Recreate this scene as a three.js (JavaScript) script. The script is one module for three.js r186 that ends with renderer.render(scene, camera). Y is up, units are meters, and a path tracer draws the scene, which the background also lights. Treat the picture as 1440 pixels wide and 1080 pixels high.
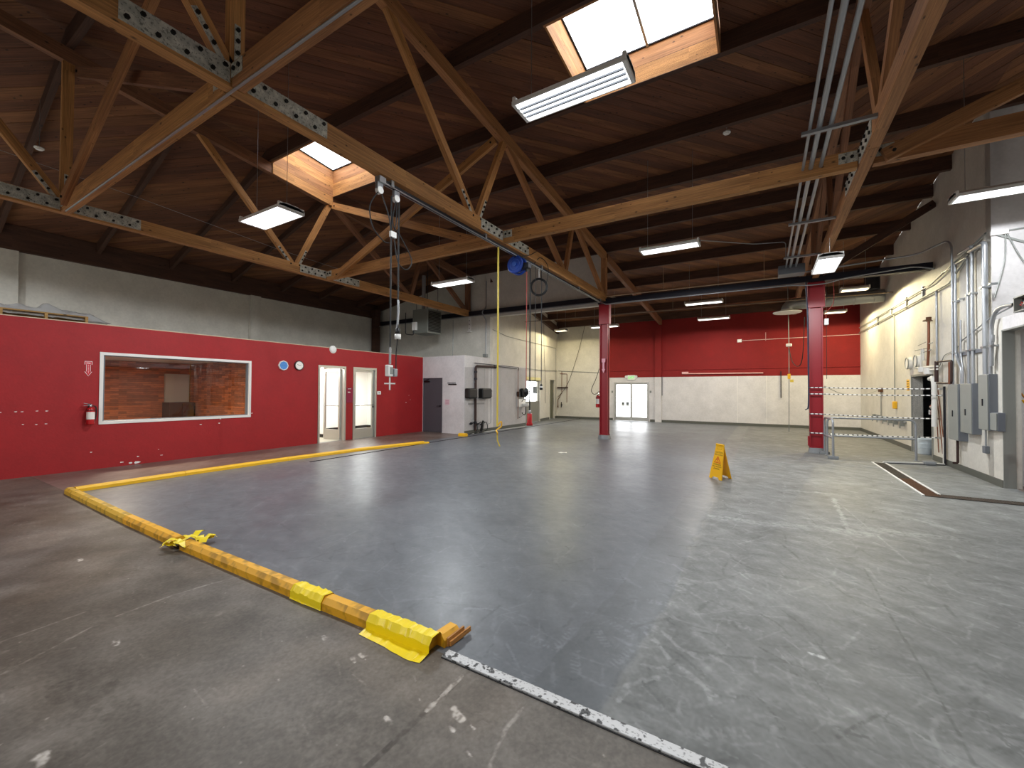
import * as THREE from 'three';
import { mergeGeometries } from 'three/addons/utils/BufferGeometryUtils.js';
import { RoundedBoxGeometry } from 'three/addons/geometries/RoundedBoxGeometry.js';
import { RectAreaLightUniformsLib } from 'three/addons/lights/RectAreaLightUniformsLib.js';

// ---------------------------------------------------------------- camera, sky, exposure
const scene = new THREE.Scene();
const camera = new THREE.PerspectiveCamera(85.2518, 1440 / 1080, 0.05, 300);
const EYE = new THREE.Vector3(0, 1.56, 0), FOCAL = 586.71;
camera.position.copy(EYE);
camera.rotation.order = 'YXZ';
camera.rotation.set(0.0158445, 0.544444, 0.0053836);
camera.updateMatrixWorld();
scene.background = new THREE.Color().setRGB(0.96, 0.98, 1.0);   // bright overcast sky, seen through the skylights and glass doors
scene.backgroundIntensity = 7;
RectAreaLightUniformsLib.init();
const renderer = new THREE.WebGLRenderer({ antialias: true });
renderer.toneMapping = THREE.LinearToneMapping;
renderer.toneMappingExposure = 1.0;
renderer.shadowMap.enabled = true;
const COOL = new THREE.Color().setRGB(0.93, 0.97, 1.0), WARM = new THREE.Color().setRGB(1.0, 0.87, 0.52), NEUTRAL = new THREE.Color().setRGB(1.0, 0.95, 0.86);
const LAMP = 40, SIDE = 15;                                                 // radiance of a high-bay fluorescent fixture

// ---------------------------------------------------------------- measuring helpers (photo pixel -> point on a known plane)
const V = (x, y, z) => new THREE.Vector3(x, y, z);
function ray(px, py) { return V((px - 720) / FOCAL, -(py - 540) / FOCAL, -1).applyMatrix4(new THREE.Matrix4().extractRotation(camera.matrixWorld)); }
function onAxis(ax, val, px, py) { const d = ray(px, py); return EYE.clone().addScaledVector(d, (val - EYE[ax]) / d[ax]); }
const onX = (x, px, py) => onAxis('x', x, px, py), onY = (y, px, py) => onAxis('y', y, px, py), onZ = (z, px, py) => onAxis('z', z, px, py);
const ground = (px, py) => onY(0, px, py);

// ---------------------------------------------------------------- seeded random and noise
function rng(seed) { let a = seed >>> 0; return () => { a = (a + 0x6D2B79F5) | 0; let t = Math.imul(a ^ (a >>> 15), 1 | a); t = (t + Math.imul(t ^ (t >>> 7), 61 | t)) ^ t; return ((t ^ (t >>> 14)) >>> 0) / 4294967296; }; }
const R = rng(20240611);
function hash2(x, y, s) { let h = Math.imul(x, 374761393) ^ Math.imul(y, 668265263) ^ Math.imul(s, 1274126177); h = Math.imul(h ^ (h >>> 13), 1274126177); return ((h ^ (h >>> 16)) >>> 0) / 4294967296; }
function vnoise(x, y, s = 1, per = 0) {
  const xi = Math.floor(x), yi = Math.floor(y), fx = x - xi, fy = y - yi, u = fx * fx * (3 - 2 * fx), v = fy * fy * (3 - 2 * fy);
  const w = (i, j) => per ? hash2(((i % per) + per) % per, ((j % per) + per) % per, s) : hash2(i, j, s);
  const a = w(xi, yi), b = w(xi + 1, yi), c = w(xi, yi + 1), d = w(xi + 1, yi + 1);
  return a + (b - a) * u + (c - a) * v + (a - b - c + d) * u * v;
}
function fbm(x, y, oct, s = 1, per = 0) { let t = 0, a = 0.5, n = 0; for (let i = 0; i < oct; i++) { t += a * vnoise(x, y, s + i, per ? per << i : 0); n += a; a *= 0.5; x *= 2; y *= 2; } return t / n; }
const clamp = (v, a = 0, b = 1) => Math.min(b, Math.max(a, v)), mix = (a, b, t) => a + (b - a) * t, smooth = (a, b, v) => { const t = clamp((v - a) / (b - a)); return t * t * (3 - 2 * t); };

// ---------------------------------------------------------------- textures
function dataTex(w, h, fn, srgb = true, repeat = [1, 1]) {
  const d = new Uint8Array(w * h * 4);
  for (let j = 0; j < h; j++) for (let i = 0; i < w; i++) { const c = fn(i, j, w, h), k = (j * w + i) * 4; d[k] = clamp(c[0], 0, 255); d[k + 1] = clamp(c[1], 0, 255); d[k + 2] = clamp(c[2], 0, 255); d[k + 3] = 255; }
  const t = new THREE.DataTexture(d, w, h); if (srgb) t.colorSpace = THREE.SRGBColorSpace;
  t.wrapS = t.wrapT = THREE.RepeatWrapping; t.magFilter = THREE.LinearFilter; t.minFilter = THREE.LinearMipmapLinearFilter; t.generateMipmaps = true; t.repeat.set(...repeat); t.needsUpdate = true; return t;
}
// wood grain running along u; 2 m x 0.5 m per tile, knots and streaks
const knots = []; { const r = rng(77); for (let i = 0; i < 9; i++) knots.push([r() * 2, r() * 0.5, 0.008 + r() * 0.012]); }
function woodPixel(i, j, w, h) {
  const u = i / w, v = j / h;
  let warp = fbm(u * 4, v * 4, 3, 5, 4) * 0.5, g = 0;
  for (const [ku, kv, kr] of knots) { let du = Math.abs(u * 2 - ku); du = Math.min(du, 2 - du); let dv = Math.abs(v * 0.5 - kv); dv = Math.min(dv, 0.5 - dv); const d = Math.hypot(du * 0.6, dv) / kr; if (d < 1) g += 0.55 * (1 - d); warp += 0.25 * Math.exp(-d * d / 6); }
  const line = fbm(u * 4 + warp, v * 64, 3, 9, 0), fine = fbm(u * 24, v * 180, 2, 14, 0), big = fbm(u * 3, v * 6, 2, 21, 0);
  const s = 0.74 + 0.34 * line + 0.16 * (fine - 0.5) + 0.25 * (big - 0.5) - g;
  return [245 * s, 240 * s * (0.97 + 0.04 * big), 232 * s * (0.94 + 0.06 * big)];
}
const TW = dataTex(512, 512, woodPixel, true, [0.5, 2]);
const TWb = dataTex(256, 256, (i, j, w, h) => { const s = 255 * fbm(i / w * 6, j / h * 90, 3, 31); return [s, s, s]; }, false, [0.5, 2]);
// painted wall: slight mottle, roller texture
const TWall = dataTex(512, 512, (i, j, w, h) => { const s = 232 + 22 * (fbm(i / w * 8, j / h * 8, 4, 41, 8) - 0.5) + 14 * (fbm(i / w * 64, j / h * 64, 2, 43, 64) - 0.5); return [s, s, s]; }, true, [0.4, 0.4]);
const TWallB = dataTex(256, 256, (i, j, w, h) => { const s = 255 * fbm(i / w * 48, j / h * 48, 3, 47, 48); return [s, s, s]; }, false, [0.9, 0.9]);
const TGalv = dataTex(256, 256, (i, j, w, h) => { const a = fbm(i / w * 10, j / h * 10, 4, 51, 8), b = fbm(i / w * 40, j / h * 40, 2, 57, 32); const s = 190 + 90 * (a - 0.4) - 60 * smooth(0.6, 0.8, b); return [s, s, s * 0.97]; }, true, [2, 2]);
// interior wall of the office behind the window: thin horizontal courses, too fine to pick apart
const TCourse = dataTex(256, 512, (i, j, w, h) => { const row = Math.floor(j / 16), e = j % 16, off = (row % 2) * 32, col = Math.floor((i + off) / 64); const t = 0.75 + 0.3 * hash2(col, row, 61) + 0.2 * (fbm(i / 12, j / 5, 2, 63) - 0.5); const m = e < 2 ? 0.72 : 1; return [190 * t * m, 140 * t * m, 102 * t * m]; }, true, [0.7, 0.55]);

// ---------------------------------------------------------------- materials
function std(color, roughness = 0.7, metalness = 0, extra = {}) { const m = new THREE.MeshStandardMaterial({ color, roughness, metalness, ...extra }); return m; }
const phys = (o) => new THREE.MeshPhysicalMaterial(o);
const wood = (c, r = 0.72) => std(c, r, 0, { map: TW, bumpMap: TWb, bumpScale: 0.0015 });
const paintWall = (c, r = 0.6) => std(c, r, 0, { map: TWall, bumpMap: TWallB, bumpScale: 0.0012 });
const M = {
  fir: wood(0xd09a60), firB: wood(0xba8659), firDark: wood(0x96694e), firOld: wood(0x573a2d), curbWood: wood(0xd89a52, 0.6), palletWood: wood(0xb8955f, 0.8),
  plank: [0x7c4f36, 0x875a3b, 0x6e4632, 0x926341, 0x794e38].map((c) => wood(c, 0.75)),
  plate: std(0xf4f2ea, 0.55, 0.05, { map: TGalv }), bolt: std(0x2c2a28, 0.55, 0.7), steel: std(0xa9acaf, 0.38, 0.85), galv: std(0x9da0a4, 0.34, 0.5),
  chrome: std(0xc8cacc, 0.22, 1), alu: std(0xb9b8b2, 0.4, 0.75), black: std(0x060606, 0.4), rubber: std(0x1a1a1b, 0.7), darkSteel: std(0x24242b, 0.45, 0.4), navyBeam: std(0x1d1d2a, 0.5, 0.3),
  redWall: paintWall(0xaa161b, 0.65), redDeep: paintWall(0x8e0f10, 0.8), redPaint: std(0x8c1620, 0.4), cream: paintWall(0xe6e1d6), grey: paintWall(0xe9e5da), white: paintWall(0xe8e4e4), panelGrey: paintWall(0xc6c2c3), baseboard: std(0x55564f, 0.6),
  doorGrey: std(0x4f4f55, 0.45), trimWhite: std(0xe4e0dc, 0.5), whitePlastic: std(0xe9e8e4, 0.45), greyPaint: std(0x8b8c86, 0.5, 0.1), panelBox: std(0x8d908c, 0.45, 0.2), panelDark: std(0x6f737a, 0.45, 0.2),
  yellow: std(0xeab41a, 0.5), yellowTape: std(0xf2d10a, 0.4), signYellow: std(0xf2b705, 0.42), brown: std(0x35201b, 0.5, 0.2), copper: std(0x7a4a34, 0.45, 0.5), blue: std(0x0c3c9c, 0.4), skyBlue: std(0x3f86cf, 0.4),
  concreteBlock: std(0x7d7f80, 0.8), stud: std(0xd8d6d0, 0.5), redGloss: std(0xb01218, 0.3), yellowHose: std(0xd9c04a, 0.5), redHose: std(0xa84038, 0.6), blueWhite: std(0xdfe9ee, 0.4),
  glass: phys({ color: 0xffffff, roughness: 0.02, metalness: 0, transmission: 1, thickness: 0, ior: 1.5 }),
  glassDark: phys({ color: 0xe6ddd0, roughness: 0.02, metalness: 0, transmission: 1, thickness: 0, ior: 1.5 }),
  officeWall: std(0xe9ede6, 0.6, 0), course: std(0xe6b48c, 0.7, 0, { map: TCourse }), sofa: std(0x4a2f22, 0.8), roofTop: std(0x2a1e18, 0.9), rust: std(0x5a3a22, 0.85), grate: std(0x46403a, 0.7, 0.4), outside: std(0xcfcdc6, 0.9)
};
const lampMat = (c, k) => std(0xffffff, 0.5, 0, { emissive: c, emissiveIntensity: k });

// ---------------------------------------------------------------- building helpers
const taken = new Map(); function numbered(n) { const k = taken.get(n) || 0; taken.set(n, k + 1); return k ? `${n}_${String(k).padStart(3, '0')}` : n; }
const baseOf = new WeakMap();
function thing(name, label, category, base = V(0, 0, 0), group, kind) {
  const o = new THREE.Group(); o.name = numbered(name); o.position.copy(base); baseOf.set(o, base); scene.add(o);
  o.userData = { label, category }; if (group) o.userData.group = group; if (kind) o.userData.kind = kind; return o;
}
function fullBase(o) { const b = V(0, 0, 0); for (let p = o; p && p !== scene; p = p.parent) b.add(p.position); return b; }
// geometries come in world coordinates; the mesh is stored relative to its parent
function obj(name, geos, mat, parent) {
  const list = Array.isArray(geos) ? geos : [geos];
  const g = list.length > 1 ? mergeGeometries(list.map((x) => { const y = x.index ? x.toNonIndexed() : x; for (const k of Object.keys(y.attributes)) if (!['position', 'normal', 'uv'].includes(k)) y.deleteAttribute(k); return y; })) : list[0];
  g.computeBoundingBox(); const c = V(0, 0, 0); g.boundingBox.getCenter(c); c.y = g.boundingBox.min.y;
  g.translate(-c.x, -c.y, -c.z);
  const m = new THREE.Mesh(g, mat); m.name = parent === scene ? numbered(name) : name; m.castShadow = m.receiveShadow = true;
  m.position.copy(c).sub(parent === scene ? V(0, 0, 0) : fullBase(parent)); parent.add(m); return m;
}
function tagged(name, geos, mat, label, category, group, kind) { const m = obj(name, geos, mat, scene); m.userData = { label, category }; if (group) m.userData.group = group; if (kind) m.userData.kind = kind; return m; }
const struct = (name, geos, mat, label, category) => tagged(name, geos, mat, label, category, undefined, 'structure');
function partLabel(m, label) { m.userData.label = label; return m; }
function metreUV(g, ou = 0, ov = 0) {
  const p = g.attributes.position, n = g.attributes.normal, uv = new Float32Array(p.count * 2);
  for (let i = 0; i < p.count; i++) { const ax = Math.abs(n.getX(i)), ay = Math.abs(n.getY(i)), az = Math.abs(n.getZ(i)); let a, b; if (ax >= ay && ax >= az) { a = p.getZ(i); b = p.getY(i); } else if (ay >= az) { a = p.getX(i); b = p.getZ(i); } else { a = p.getX(i); b = p.getY(i); } uv[2 * i] = a + ou; uv[2 * i + 1] = b + ov; }
  g.setAttribute('uv', new THREE.BufferAttribute(uv, 2)); return g;
}
function bx(x0, x1, y0, y1, z0, z1, r = 0) { const w = Math.abs(x1 - x0), h = Math.abs(y1 - y0), d = Math.abs(z1 - z0); const g = r ? new RoundedBoxGeometry(w, h, d, 2, Math.min(r, w / 2.01, h / 2.01, d / 2.01)) : new THREE.BoxGeometry(w, h, d); metreUV(g, R() * 3, R() * 3); g.translate((x0 + x1) / 2, (y0 + y1) / 2, (z0 + z1) / 2); return g; }
function frameOf(p, q, up = V(0, 1, 0)) { const x = q.clone().sub(p).normalize(); let z = V(0, 0, 0).crossVectors(x, up); if (z.lengthSq() < 1e-6) z = V(0, 0, 1); z.normalize(); const y = V(0, 0, 0).crossVectors(z, x); return new THREE.Matrix4().makeBasis(x, y, z).setPosition(p.clone().add(q).multiplyScalar(0.5)); }
// straight member: along p->q, h deep (towards up), w wide
function beam(p, q, w, h, up, chamfer = 0) { const L = p.distanceTo(q); const g = chamfer ? new RoundedBoxGeometry(L, h, w, 1, chamfer) : new THREE.BoxGeometry(L, h, w); metreUVBeam(g); g.applyMatrix4(frameOf(p, q, up)); return g; }
function metreUVBeam(g) { const p = g.attributes.position, n = g.attributes.normal, uv = new Float32Array(p.count * 2), ou = R() * 2, ov = R() * 0.5; for (let i = 0; i < p.count; i++) { const ay = Math.abs(n.getY(i)), az = Math.abs(n.getZ(i)), ax = Math.abs(n.getX(i)); if (ax > 0.7) { uv[2 * i] = p.getZ(i) * 0.2 + ou; uv[2 * i + 1] = p.getY(i) + ov; } else { uv[2 * i] = p.getX(i) + ou; uv[2 * i + 1] = (ay > az ? p.getZ(i) : p.getY(i)) + ov + (ay > az ? 0.2 : 0); } } g.setAttribute('uv', new THREE.BufferAttribute(uv, 2)); }
function cyl(p, q, r, seg = 10, r2 = r) { const L = p.distanceTo(q); const g = new THREE.CylinderGeometry(r2, r, L, seg); g.applyMatrix4(new THREE.Matrix4().makeRotationZ(-Math.PI / 2)); g.applyMatrix4(frameOf(p, q)); return g; }
function tube(pts, r, seg = 8, n = 0, tension = 0.5) { return new THREE.TubeGeometry(new THREE.CatmullRomCurve3(pts, false, 'catmullrom', tension), n || Math.max(8, pts.length * 8), r, seg, false); }
// pipe through corner points with rounded elbows
function pipe(pts, r, bend = 0.08, seg = 8) {
  const path = new THREE.CurvePath(); let prev = pts[0].clone();
  for (let i = 1; i < pts.length; i++) {
    if (i === pts.length - 1) { path.add(new THREE.LineCurve3(prev, pts[i])); break; }
    const a = pts[i - 1].clone().sub(pts[i]), b = pts[i + 1].clone().sub(pts[i]), k = Math.min(bend, a.length() * 0.45, b.length() * 0.45);
    const s = pts[i].clone().addScaledVector(a.normalize(), k), e = pts[i].clone().addScaledVector(b.normalize(), k);
    path.add(new THREE.LineCurve3(prev, s)); path.add(new THREE.QuadraticBezierCurve3(s, pts[i].clone(), e)); prev = e;
  }
  const pp = []; for (const c of path.curves) { const nn = c.isLineCurve3 ? 1 : 5; for (let k = 0; k < nn; k++) pp.push(c.getPoint(k / nn)); } pp.push(pts[pts.length - 1].clone());
  return sweep(pp, r, seg);
}
function sweep(pp, r, seg) { // round bar swept over a polyline, parallel frames
  const pos = [], nor = [], uv = [], idx = []; let n0 = null, len = 0;
  for (let i = 0; i < pp.length; i++) {
    const t = pp[Math.min(i + 1, pp.length - 1)].clone().sub(pp[Math.max(i - 1, 0)]).normalize();
    if (!n0) { n0 = Math.abs(t.y) < 0.9 ? V(0, 1, 0) : V(1, 0, 0); } n0 = n0.clone().addScaledVector(t, -n0.dot(t)).normalize(); const b = V(0, 0, 0).crossVectors(t, n0);
    if (i) len += pp[i].distanceTo(pp[i - 1]);
    for (let k = 0; k <= seg; k++) { const a = k / seg * Math.PI * 2, d = n0.clone().multiplyScalar(Math.cos(a)).addScaledVector(b, Math.sin(a)); nor.push(d.x, d.y, d.z); pos.push(pp[i].x + d.x * r, pp[i].y + d.y * r, pp[i].z + d.z * r); uv.push(len, k / seg); }
  }
  for (let i = 0; i < pp.length - 1; i++) for (let k = 0; k < seg; k++) { const a = i * (seg + 1) + k, b = a + seg + 1; idx.push(a, a + 1, b, b, a + 1, b + 1); }
  const g = new THREE.BufferGeometry(); g.setAttribute('position', new THREE.Float32BufferAttribute(pos, 3)); g.setAttribute('normal', new THREE.Float32BufferAttribute(nor, 3)); g.setAttribute('uv', new THREE.Float32BufferAttribute(uv, 2)); g.setIndex(idx); return g;
}
function polyShape(pts, holes = []) { const s = new THREE.Shape(pts.map(([a, b]) => new THREE.Vector2(a, b))); for (const h of holes) s.holes.push(new THREE.Path(h.map(([a, b]) => new THREE.Vector2(a, b)))); return s; }
const rect = (a0, a1, b0, b1) => [[a0, b0], [a1, b0], [a1, b1], [a0, b1]];
// wall in a plane of constant x: outline in (z, y), from x0 to x1
function wallX(x0, x1, pts, holes = []) { const f = (l) => l.map(([z, y]) => [-z, y]); const g = new THREE.ExtrudeGeometry(polyShape(f(pts), holes.map(f)), { depth: x1 - x0, bevelEnabled: false }); g.applyMatrix4(new THREE.Matrix4().makeBasis(V(0, 0, -1), V(0, 1, 0), V(1, 0, 0)).setPosition(x0, 0, 0)); return g; }
function wallZ(z0, z1, pts, holes = []) { const g = new THREE.ExtrudeGeometry(polyShape(pts, holes), { depth: z1 - z0, bevelEnabled: false }); g.translate(0, 0, z0); return g; }
// flat shape on the ground plan (x, z), from y0 to y1
function slabY(y0, y1, pts, holes = []) { const f = (l) => l.map(([x, z]) => [x, -z]); const g = new THREE.ExtrudeGeometry(polyShape(f(pts), holes.map(f)), { depth: y1 - y0, bevelEnabled: false }); g.applyMatrix4(new THREE.Matrix4().makeBasis(V(1, 0, 0), V(0, 0, -1), V(0, 1, 0)).setPosition(0, y0, 0)); return g; }
function disc(c, axis, r, t, seg = 24, r2 = r) { return cyl(c, c.clone().addScaledVector(axis, t), r, seg, r2); }
function lathe(prof, base, seg = 20) { const g = new THREE.LatheGeometry(prof.map(([r, y]) => new THREE.Vector2(r, y)), seg); g.translate(base.x, base.y, base.z); return g; }
function ring(c, r, rt, axis, seg = 24) { const g = new THREE.TorusGeometry(r, rt, 6, seg); g.applyMatrix4(new THREE.Matrix4().makeRotationFromQuaternion(new THREE.Quaternion().setFromUnitVectors(V(0, 0, 1), axis))); g.translate(c.x, c.y, c.z); return g; }
function canvasTex(w, h, draw) { const c = document.createElement('canvas'); c.width = w; c.height = h; draw(c.getContext('2d'), w, h); const t = new THREE.CanvasTexture(c); t.colorSpace = THREE.SRGBColorSpace; return t; }
// ================================================================ FLOOR
function makeLayer(W, H) { return new Float32Array(W * H); }
function stampLine(L, F, pts, width, amt, rough = 0.4, seed = 5) { // worn line between plan points, width in metres
  const sx = F.w / (F.x1 - F.x0), sz = F.h / (F.z1 - F.z0);
  for (let k = 0; k < pts.length - 1; k++) {
    const [ax, az] = pts[k], [bx_, bz] = pts[k + 1], dx = bx_ - ax, dz = bz - az, l2 = dx * dx + dz * dz || 1e-6;
    const i0 = Math.max(0, Math.floor((Math.min(ax, bx_) - width - F.x0) * sx)), i1 = Math.min(F.w - 1, Math.ceil((Math.max(ax, bx_) + width - F.x0) * sx));
    const j0 = Math.max(0, Math.floor((Math.min(az, bz) - width - F.z0) * sz)), j1 = Math.min(F.h - 1, Math.ceil((Math.max(az, bz) + width - F.z0) * sz));
    for (let j = j0; j <= j1; j++) for (let i = i0; i <= i1; i++) {
      const x = F.x0 + (i + 0.5) / sx, z = F.z0 + (j + 0.5) / sz, t = clamp(((x - ax) * dx + (z - az) * dz) / l2), n = rough ? rough * (vnoise(x * 22, z * 22, seed) - 0.5) * 2 : 0;
      const d = Math.hypot(x - ax - t * dx, z - az - t * dz) * (1 + n), v = amt * (1 - smooth(width * 0.45, width, d)) * (rough ? smooth(0.1, 0.75, 0.6 * vnoise(x * 35, z * 35, seed + 1) + 0.4 * vnoise(x * 90, z * 90, seed + 2)) : 1); const id = j * F.w + i; if (Math.abs(v) > Math.abs(L[id])) L[id] = v;
    }
  }
}
const gp = (px, py) => { const g = ground(px, py); return [g.x, g.z]; };
const FA = { x0: -11.1, x1: 0.9, z0: -2.0, z1: 4.0, w: 2048, h: 1024 }, FB = { x0: -11.1, x1: 3.5, z0: -22.1, z1: -1.9, w: 2048, h: 2048 };
const LA = makeLayer(FA.w, FA.h), LB = makeLayer(FB.w, FB.h);
{ const r = rng(3);
  // near slab: cracks, a sawn joint, scratches and paint chips
  for (const l of [[[0, 903], [60, 882], [118, 861]], [[0, 950], [66, 915], [132, 880]], [[165, 866], [240, 838], [300, 820], [337, 811]], [[735, 995], [712, 1026], [700, 1050], [688, 1078]]]) stampLine(LA, FA, l.map((p) => gp(...p)), 0.011, 42, 0.5);
  stampLine(LA, FA, [gp(657, 945), gp(515, 1080)], 0.02, -26, 0.2); stampLine(LA, FA, [gp(650, 950), gp(600, 1000)], 0.013, 70, 0.6);
  for (const [px, py, s] of [[455, 897, 0.02], [497, 928, 0.025], [508, 922, 0.02], [546, 1012, 0.02], [645, 1003, 0.035], [62, 1068, 0.04], [392, 957, 0.012], [635, 1025, 0.015], [664, 1022, 0.012], [660, 1060, 0.014], [114, 787, 0.03], [165, 903, 0.03]]) { const [x, z] = gp(px, py); stampLine(LA, FA, [[x - s, z - s * 0.3], [x + s, z + s * 0.4]], s * 0.6, 95, 0.7); }
  for (let i = 0; i < 420; i++) { const x = -10.5 + 11 * r(), z = -1.9 + 2.6 * r(), a = r() * 6.28, l = 0.03 + 0.2 * r() * r(); stampLine(LA, FA, [[x, z], [x + l * Math.cos(a), z + l * Math.sin(a) * 0.7]], 0.004 + 0.006 * r(), r() < 0.6 ? 10 + 18 * r() : -14 * r(), 0.6); }
  for (let i = 0; i < 150; i++) { const x = -8 + 8 * r(), z = -1.85 + 2 * r(); stampLine(LA, FA, [[x, z], [x + 0.006, z + 0.004]], 0.003 + 0.004 * r(), 55, 0.4); }
  { const [x, z] = gp(330, 788); stampLine(LA, FA, [[x - 0.5, z], [x + 0.35, z + 0.03]], 0.28, 14, 0.3); }
  { const [x, z] = gp(480, 1035); stampLine(LA, FA, [[x - 0.15, z], [x + 0.1, z + 0.02]], 0.22, 14, 0.3); }
  { const [x, z] = gp(125, 985); stampLine(LA, FA, [[x - 0.25, z], [x + 0.2, z - 0.03]], 0.1, -16, 0.9); }
  // painted slab: joints, white spill, scuffs, tyre and shoe marks
  for (const l of [[[1005, 727], [1080, 737], [1150, 744], [1240, 748], [1335, 756]], [[1150, 742], [1200, 752], [1250, 746]]]) stampLine(LB, FB, l.map((p) => gp(...p)), 0.12, 30, 0.5, 11);
  for (const l of [[[1110, 690], [1150, 693], [1185, 696]], [[1270, 728], [1310, 735], [1345, 748]], [[1240, 715], [1290, 722]]]) stampLine(LB, FB, l.map((p) => gp(...p)), 0.09, 24, 0.5, 13);
  stampLine(LB, FB, [gp(1172, 700), gp(1195, 750)], 0.03, 40, 0.8); stampLine(LB, FB, [gp(1185, 712), gp(1280, 792)], 0.012, 26, 0.4);
  stampLine(LB, FB, [gp(1215, 800), gp(1260, 880), gp(1310, 960), gp(1370, 1075)], 0.01, -26, 0.3); stampLine(LB, FB, [gp(1178, 1036), gp(1235, 1005)], 0.012, -34, 0.3); stampLine(LB, FB, [gp(1095, 762), gp(1125, 786)], 0.018, -30, 0.4);
  for (const l of [[[908, 890], [925, 905], [940, 925]], [[960, 940], [985, 960], [1003, 978]], [[905, 935], [938, 942]], [[870, 985], [890, 962], [930, 950]], [[932, 888], [955, 912], [985, 925]], [[990, 965], [1000, 985]]]) stampLine(LB, FB, l.map((p) => gp(...p)), 0.022, 34, 0.7, 21);
  for (const [px, py] of [[770, 903], [800, 898], [850, 895], [880, 885], [930, 850], [960, 825], [905, 880], [1050, 880], [815, 930], [1190, 1020], [1020, 1035], [880, 925]]) { const [x, z] = gp(px, py), a = r() * 3.1; for (let k = 0; k < 7; k++) { const o = (k - 3) * 0.032, cx = x + Math.cos(a) * o, cz = z + Math.sin(a) * o; for (let s = -1; s < 1; s++) stampLine(LB, FB, [[cx - Math.sin(a) * 0.045 * s * -1, cz + Math.cos(a) * 0.045 * s * -1], [cx + Math.cos(a) * 0.016 * (k % 2 ? 1 : -1), cz + Math.sin(a) * 0.016]], 0.011, 20, 0.3, 31); } }
  { const [x, z] = gp(1148, 921); stampLine(LB, FB, [[x - 0.03, z], [x + 0.03, z + 0.012]], 0.016, 95, 0.6); }
  for (let i = 0; i < 3200; i++) { const worn = r() < 0.55, x = worn ? -0.6 + 4 * r() : -8.7 + 8.2 * r(), z = -2 - 18 * r() * r(), a = r() * 6.28, l = 0.05 + 0.35 * r() * r(), b = a + (r() - 0.5); stampLine(LB, FB, [[x, z], [x + l * Math.cos(a), z + l * Math.sin(a)], [x + l * Math.cos(a) + l * 0.6 * Math.cos(b), z + l * Math.sin(a) + l * 0.6 * Math.sin(b)]], 0.005 + 0.012 * r(), (worn ? 15 : 9) * (r() < 0.68 ? 1 : -1) * (0.6 + r()), 0.7, 41); }
}
const texA = dataTex(FA.w, FA.h, (i, j, w, h) => {
  const x = FA.x0 + i / w * (FA.x1 - FA.x0), z = FA.z0 + j / h * (FA.z1 - FA.z0), a = fbm(x * 0.8, z * 0.8, 3, 101), b = fbm(x * 4, z * 4, 3, 107), c = vnoise(x * 60, z * 60, 113), d = vnoise(x * 140, z * 140, 117);
  let rr = 95, gg = 88, bb = 80; const st = smooth(0.5, 0.68, a); rr = mix(rr, 80, st); gg = mix(gg, 72, st); bb = mix(bb, 62, st);
  const t = smooth(0.55, 0.75, fbm(x * 1.7 + 9, z * 1.7, 2, 127)); rr += 10 * t; gg += 8 * t; bb += 6 * t;
  const s = 44 * (b - 0.5) + 16 * (c - 0.5) + 14 * (d - 0.5) + LA[j * w + i]; return [rr + s, gg + s, bb + s];
});
const texB = dataTex(FB.w, FB.h, (i, j, w, h) => {
  const x = FB.x0 + i / w * (FB.x1 - FB.x0), z = FB.z0 + j / h * (FB.z1 - FB.z0), b = fbm(x * 1.1, z * 1.1, 3, 131), st = fbm((x + z) * 2.2, (z - x) * 9, 3, 137), c = vnoise(x * 70, z * 60, 139), L = LB[j * w + i];
  let rr, gg, bb; const edge = -0.64 + 0.05 * (vnoise(z * 6, 1, 149) - 0.5) - 0.06 * smooth(-3, -2.2, z) - 0.4 * smooth(-7, -12, z);
  if (x < -8.95 && z > -11.8) { const q = smooth(0.45, 0.7, b); rr = mix(104, 118, q); gg = mix(88, 104, q); bb = mix(80, 96, q); const s = 26 * (st - 0.5) + L; return [rr + s, gg + s, bb + s]; }
  const worn = smooth(edge - 0.02, edge + 0.02, x);
  rr = mix(102, 113, worn); gg = mix(106, 115, worn); bb = mix(111, 114, worn);
  if (x > edge - 0.38 && x < edge) { rr -= 6; gg -= 6; bb -= 7; }
  const s = (worn ? 20 : 14) * (b - 0.5) + (worn ? 13 : 7) * (st - 0.5) + (worn ? 44 : 17) * (fbm(x * 6 + z * 2, z * 9 - x * 2, 4, 141) - 0.5) + (worn ? 15 : 7) * (c - 0.5) + (worn ? 7 : 3) * smooth(0.6, 0.78, st) + L; return [rr + s, gg + s, bb + s];
});
const roughB = dataTex(1024, 1024, (i, j) => { const x = FB.x0 + i / 1024 * 14.6, z = FB.z0 + j / 1024 * 20.2, worn = smooth(-0.7, -0.55, x), s = 255 * clamp(mix(0.39, 0.55, worn) + 0.12 * (fbm(x * 1.2, z * 1.2, 3, 151) - 0.5) + 0.06 * (vnoise(x * 16, z * 16, 157) - 0.5), 0.34, 1); return [s, s, s]; }, false);
const bumpC = dataTex(512, 512, (i, j) => { const s = 255 * fbm(i / 512 * 16, j / 512 * 16, 4, 163, 16); return [s, s, s]; }, false, [0.7, 0.7]);
function planUV(g, F) { const p = g.attributes.position, uv = new Float32Array(p.count * 2); for (let i = 0; i < p.count; i++) { uv[2 * i] = (p.getX(i) - F.x0) / (F.x1 - F.x0); uv[2 * i + 1] = (p.getZ(i) - F.z0) / (F.z1 - F.z0); } g.setAttribute('uv', new THREE.BufferAttribute(uv, 2)); return g; }
const floor = thing('floor', 'concrete warehouse floor, painted blue grey beyond the yellow curb', 'floor', V(0, 0, 0), undefined, 'structure');
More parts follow.
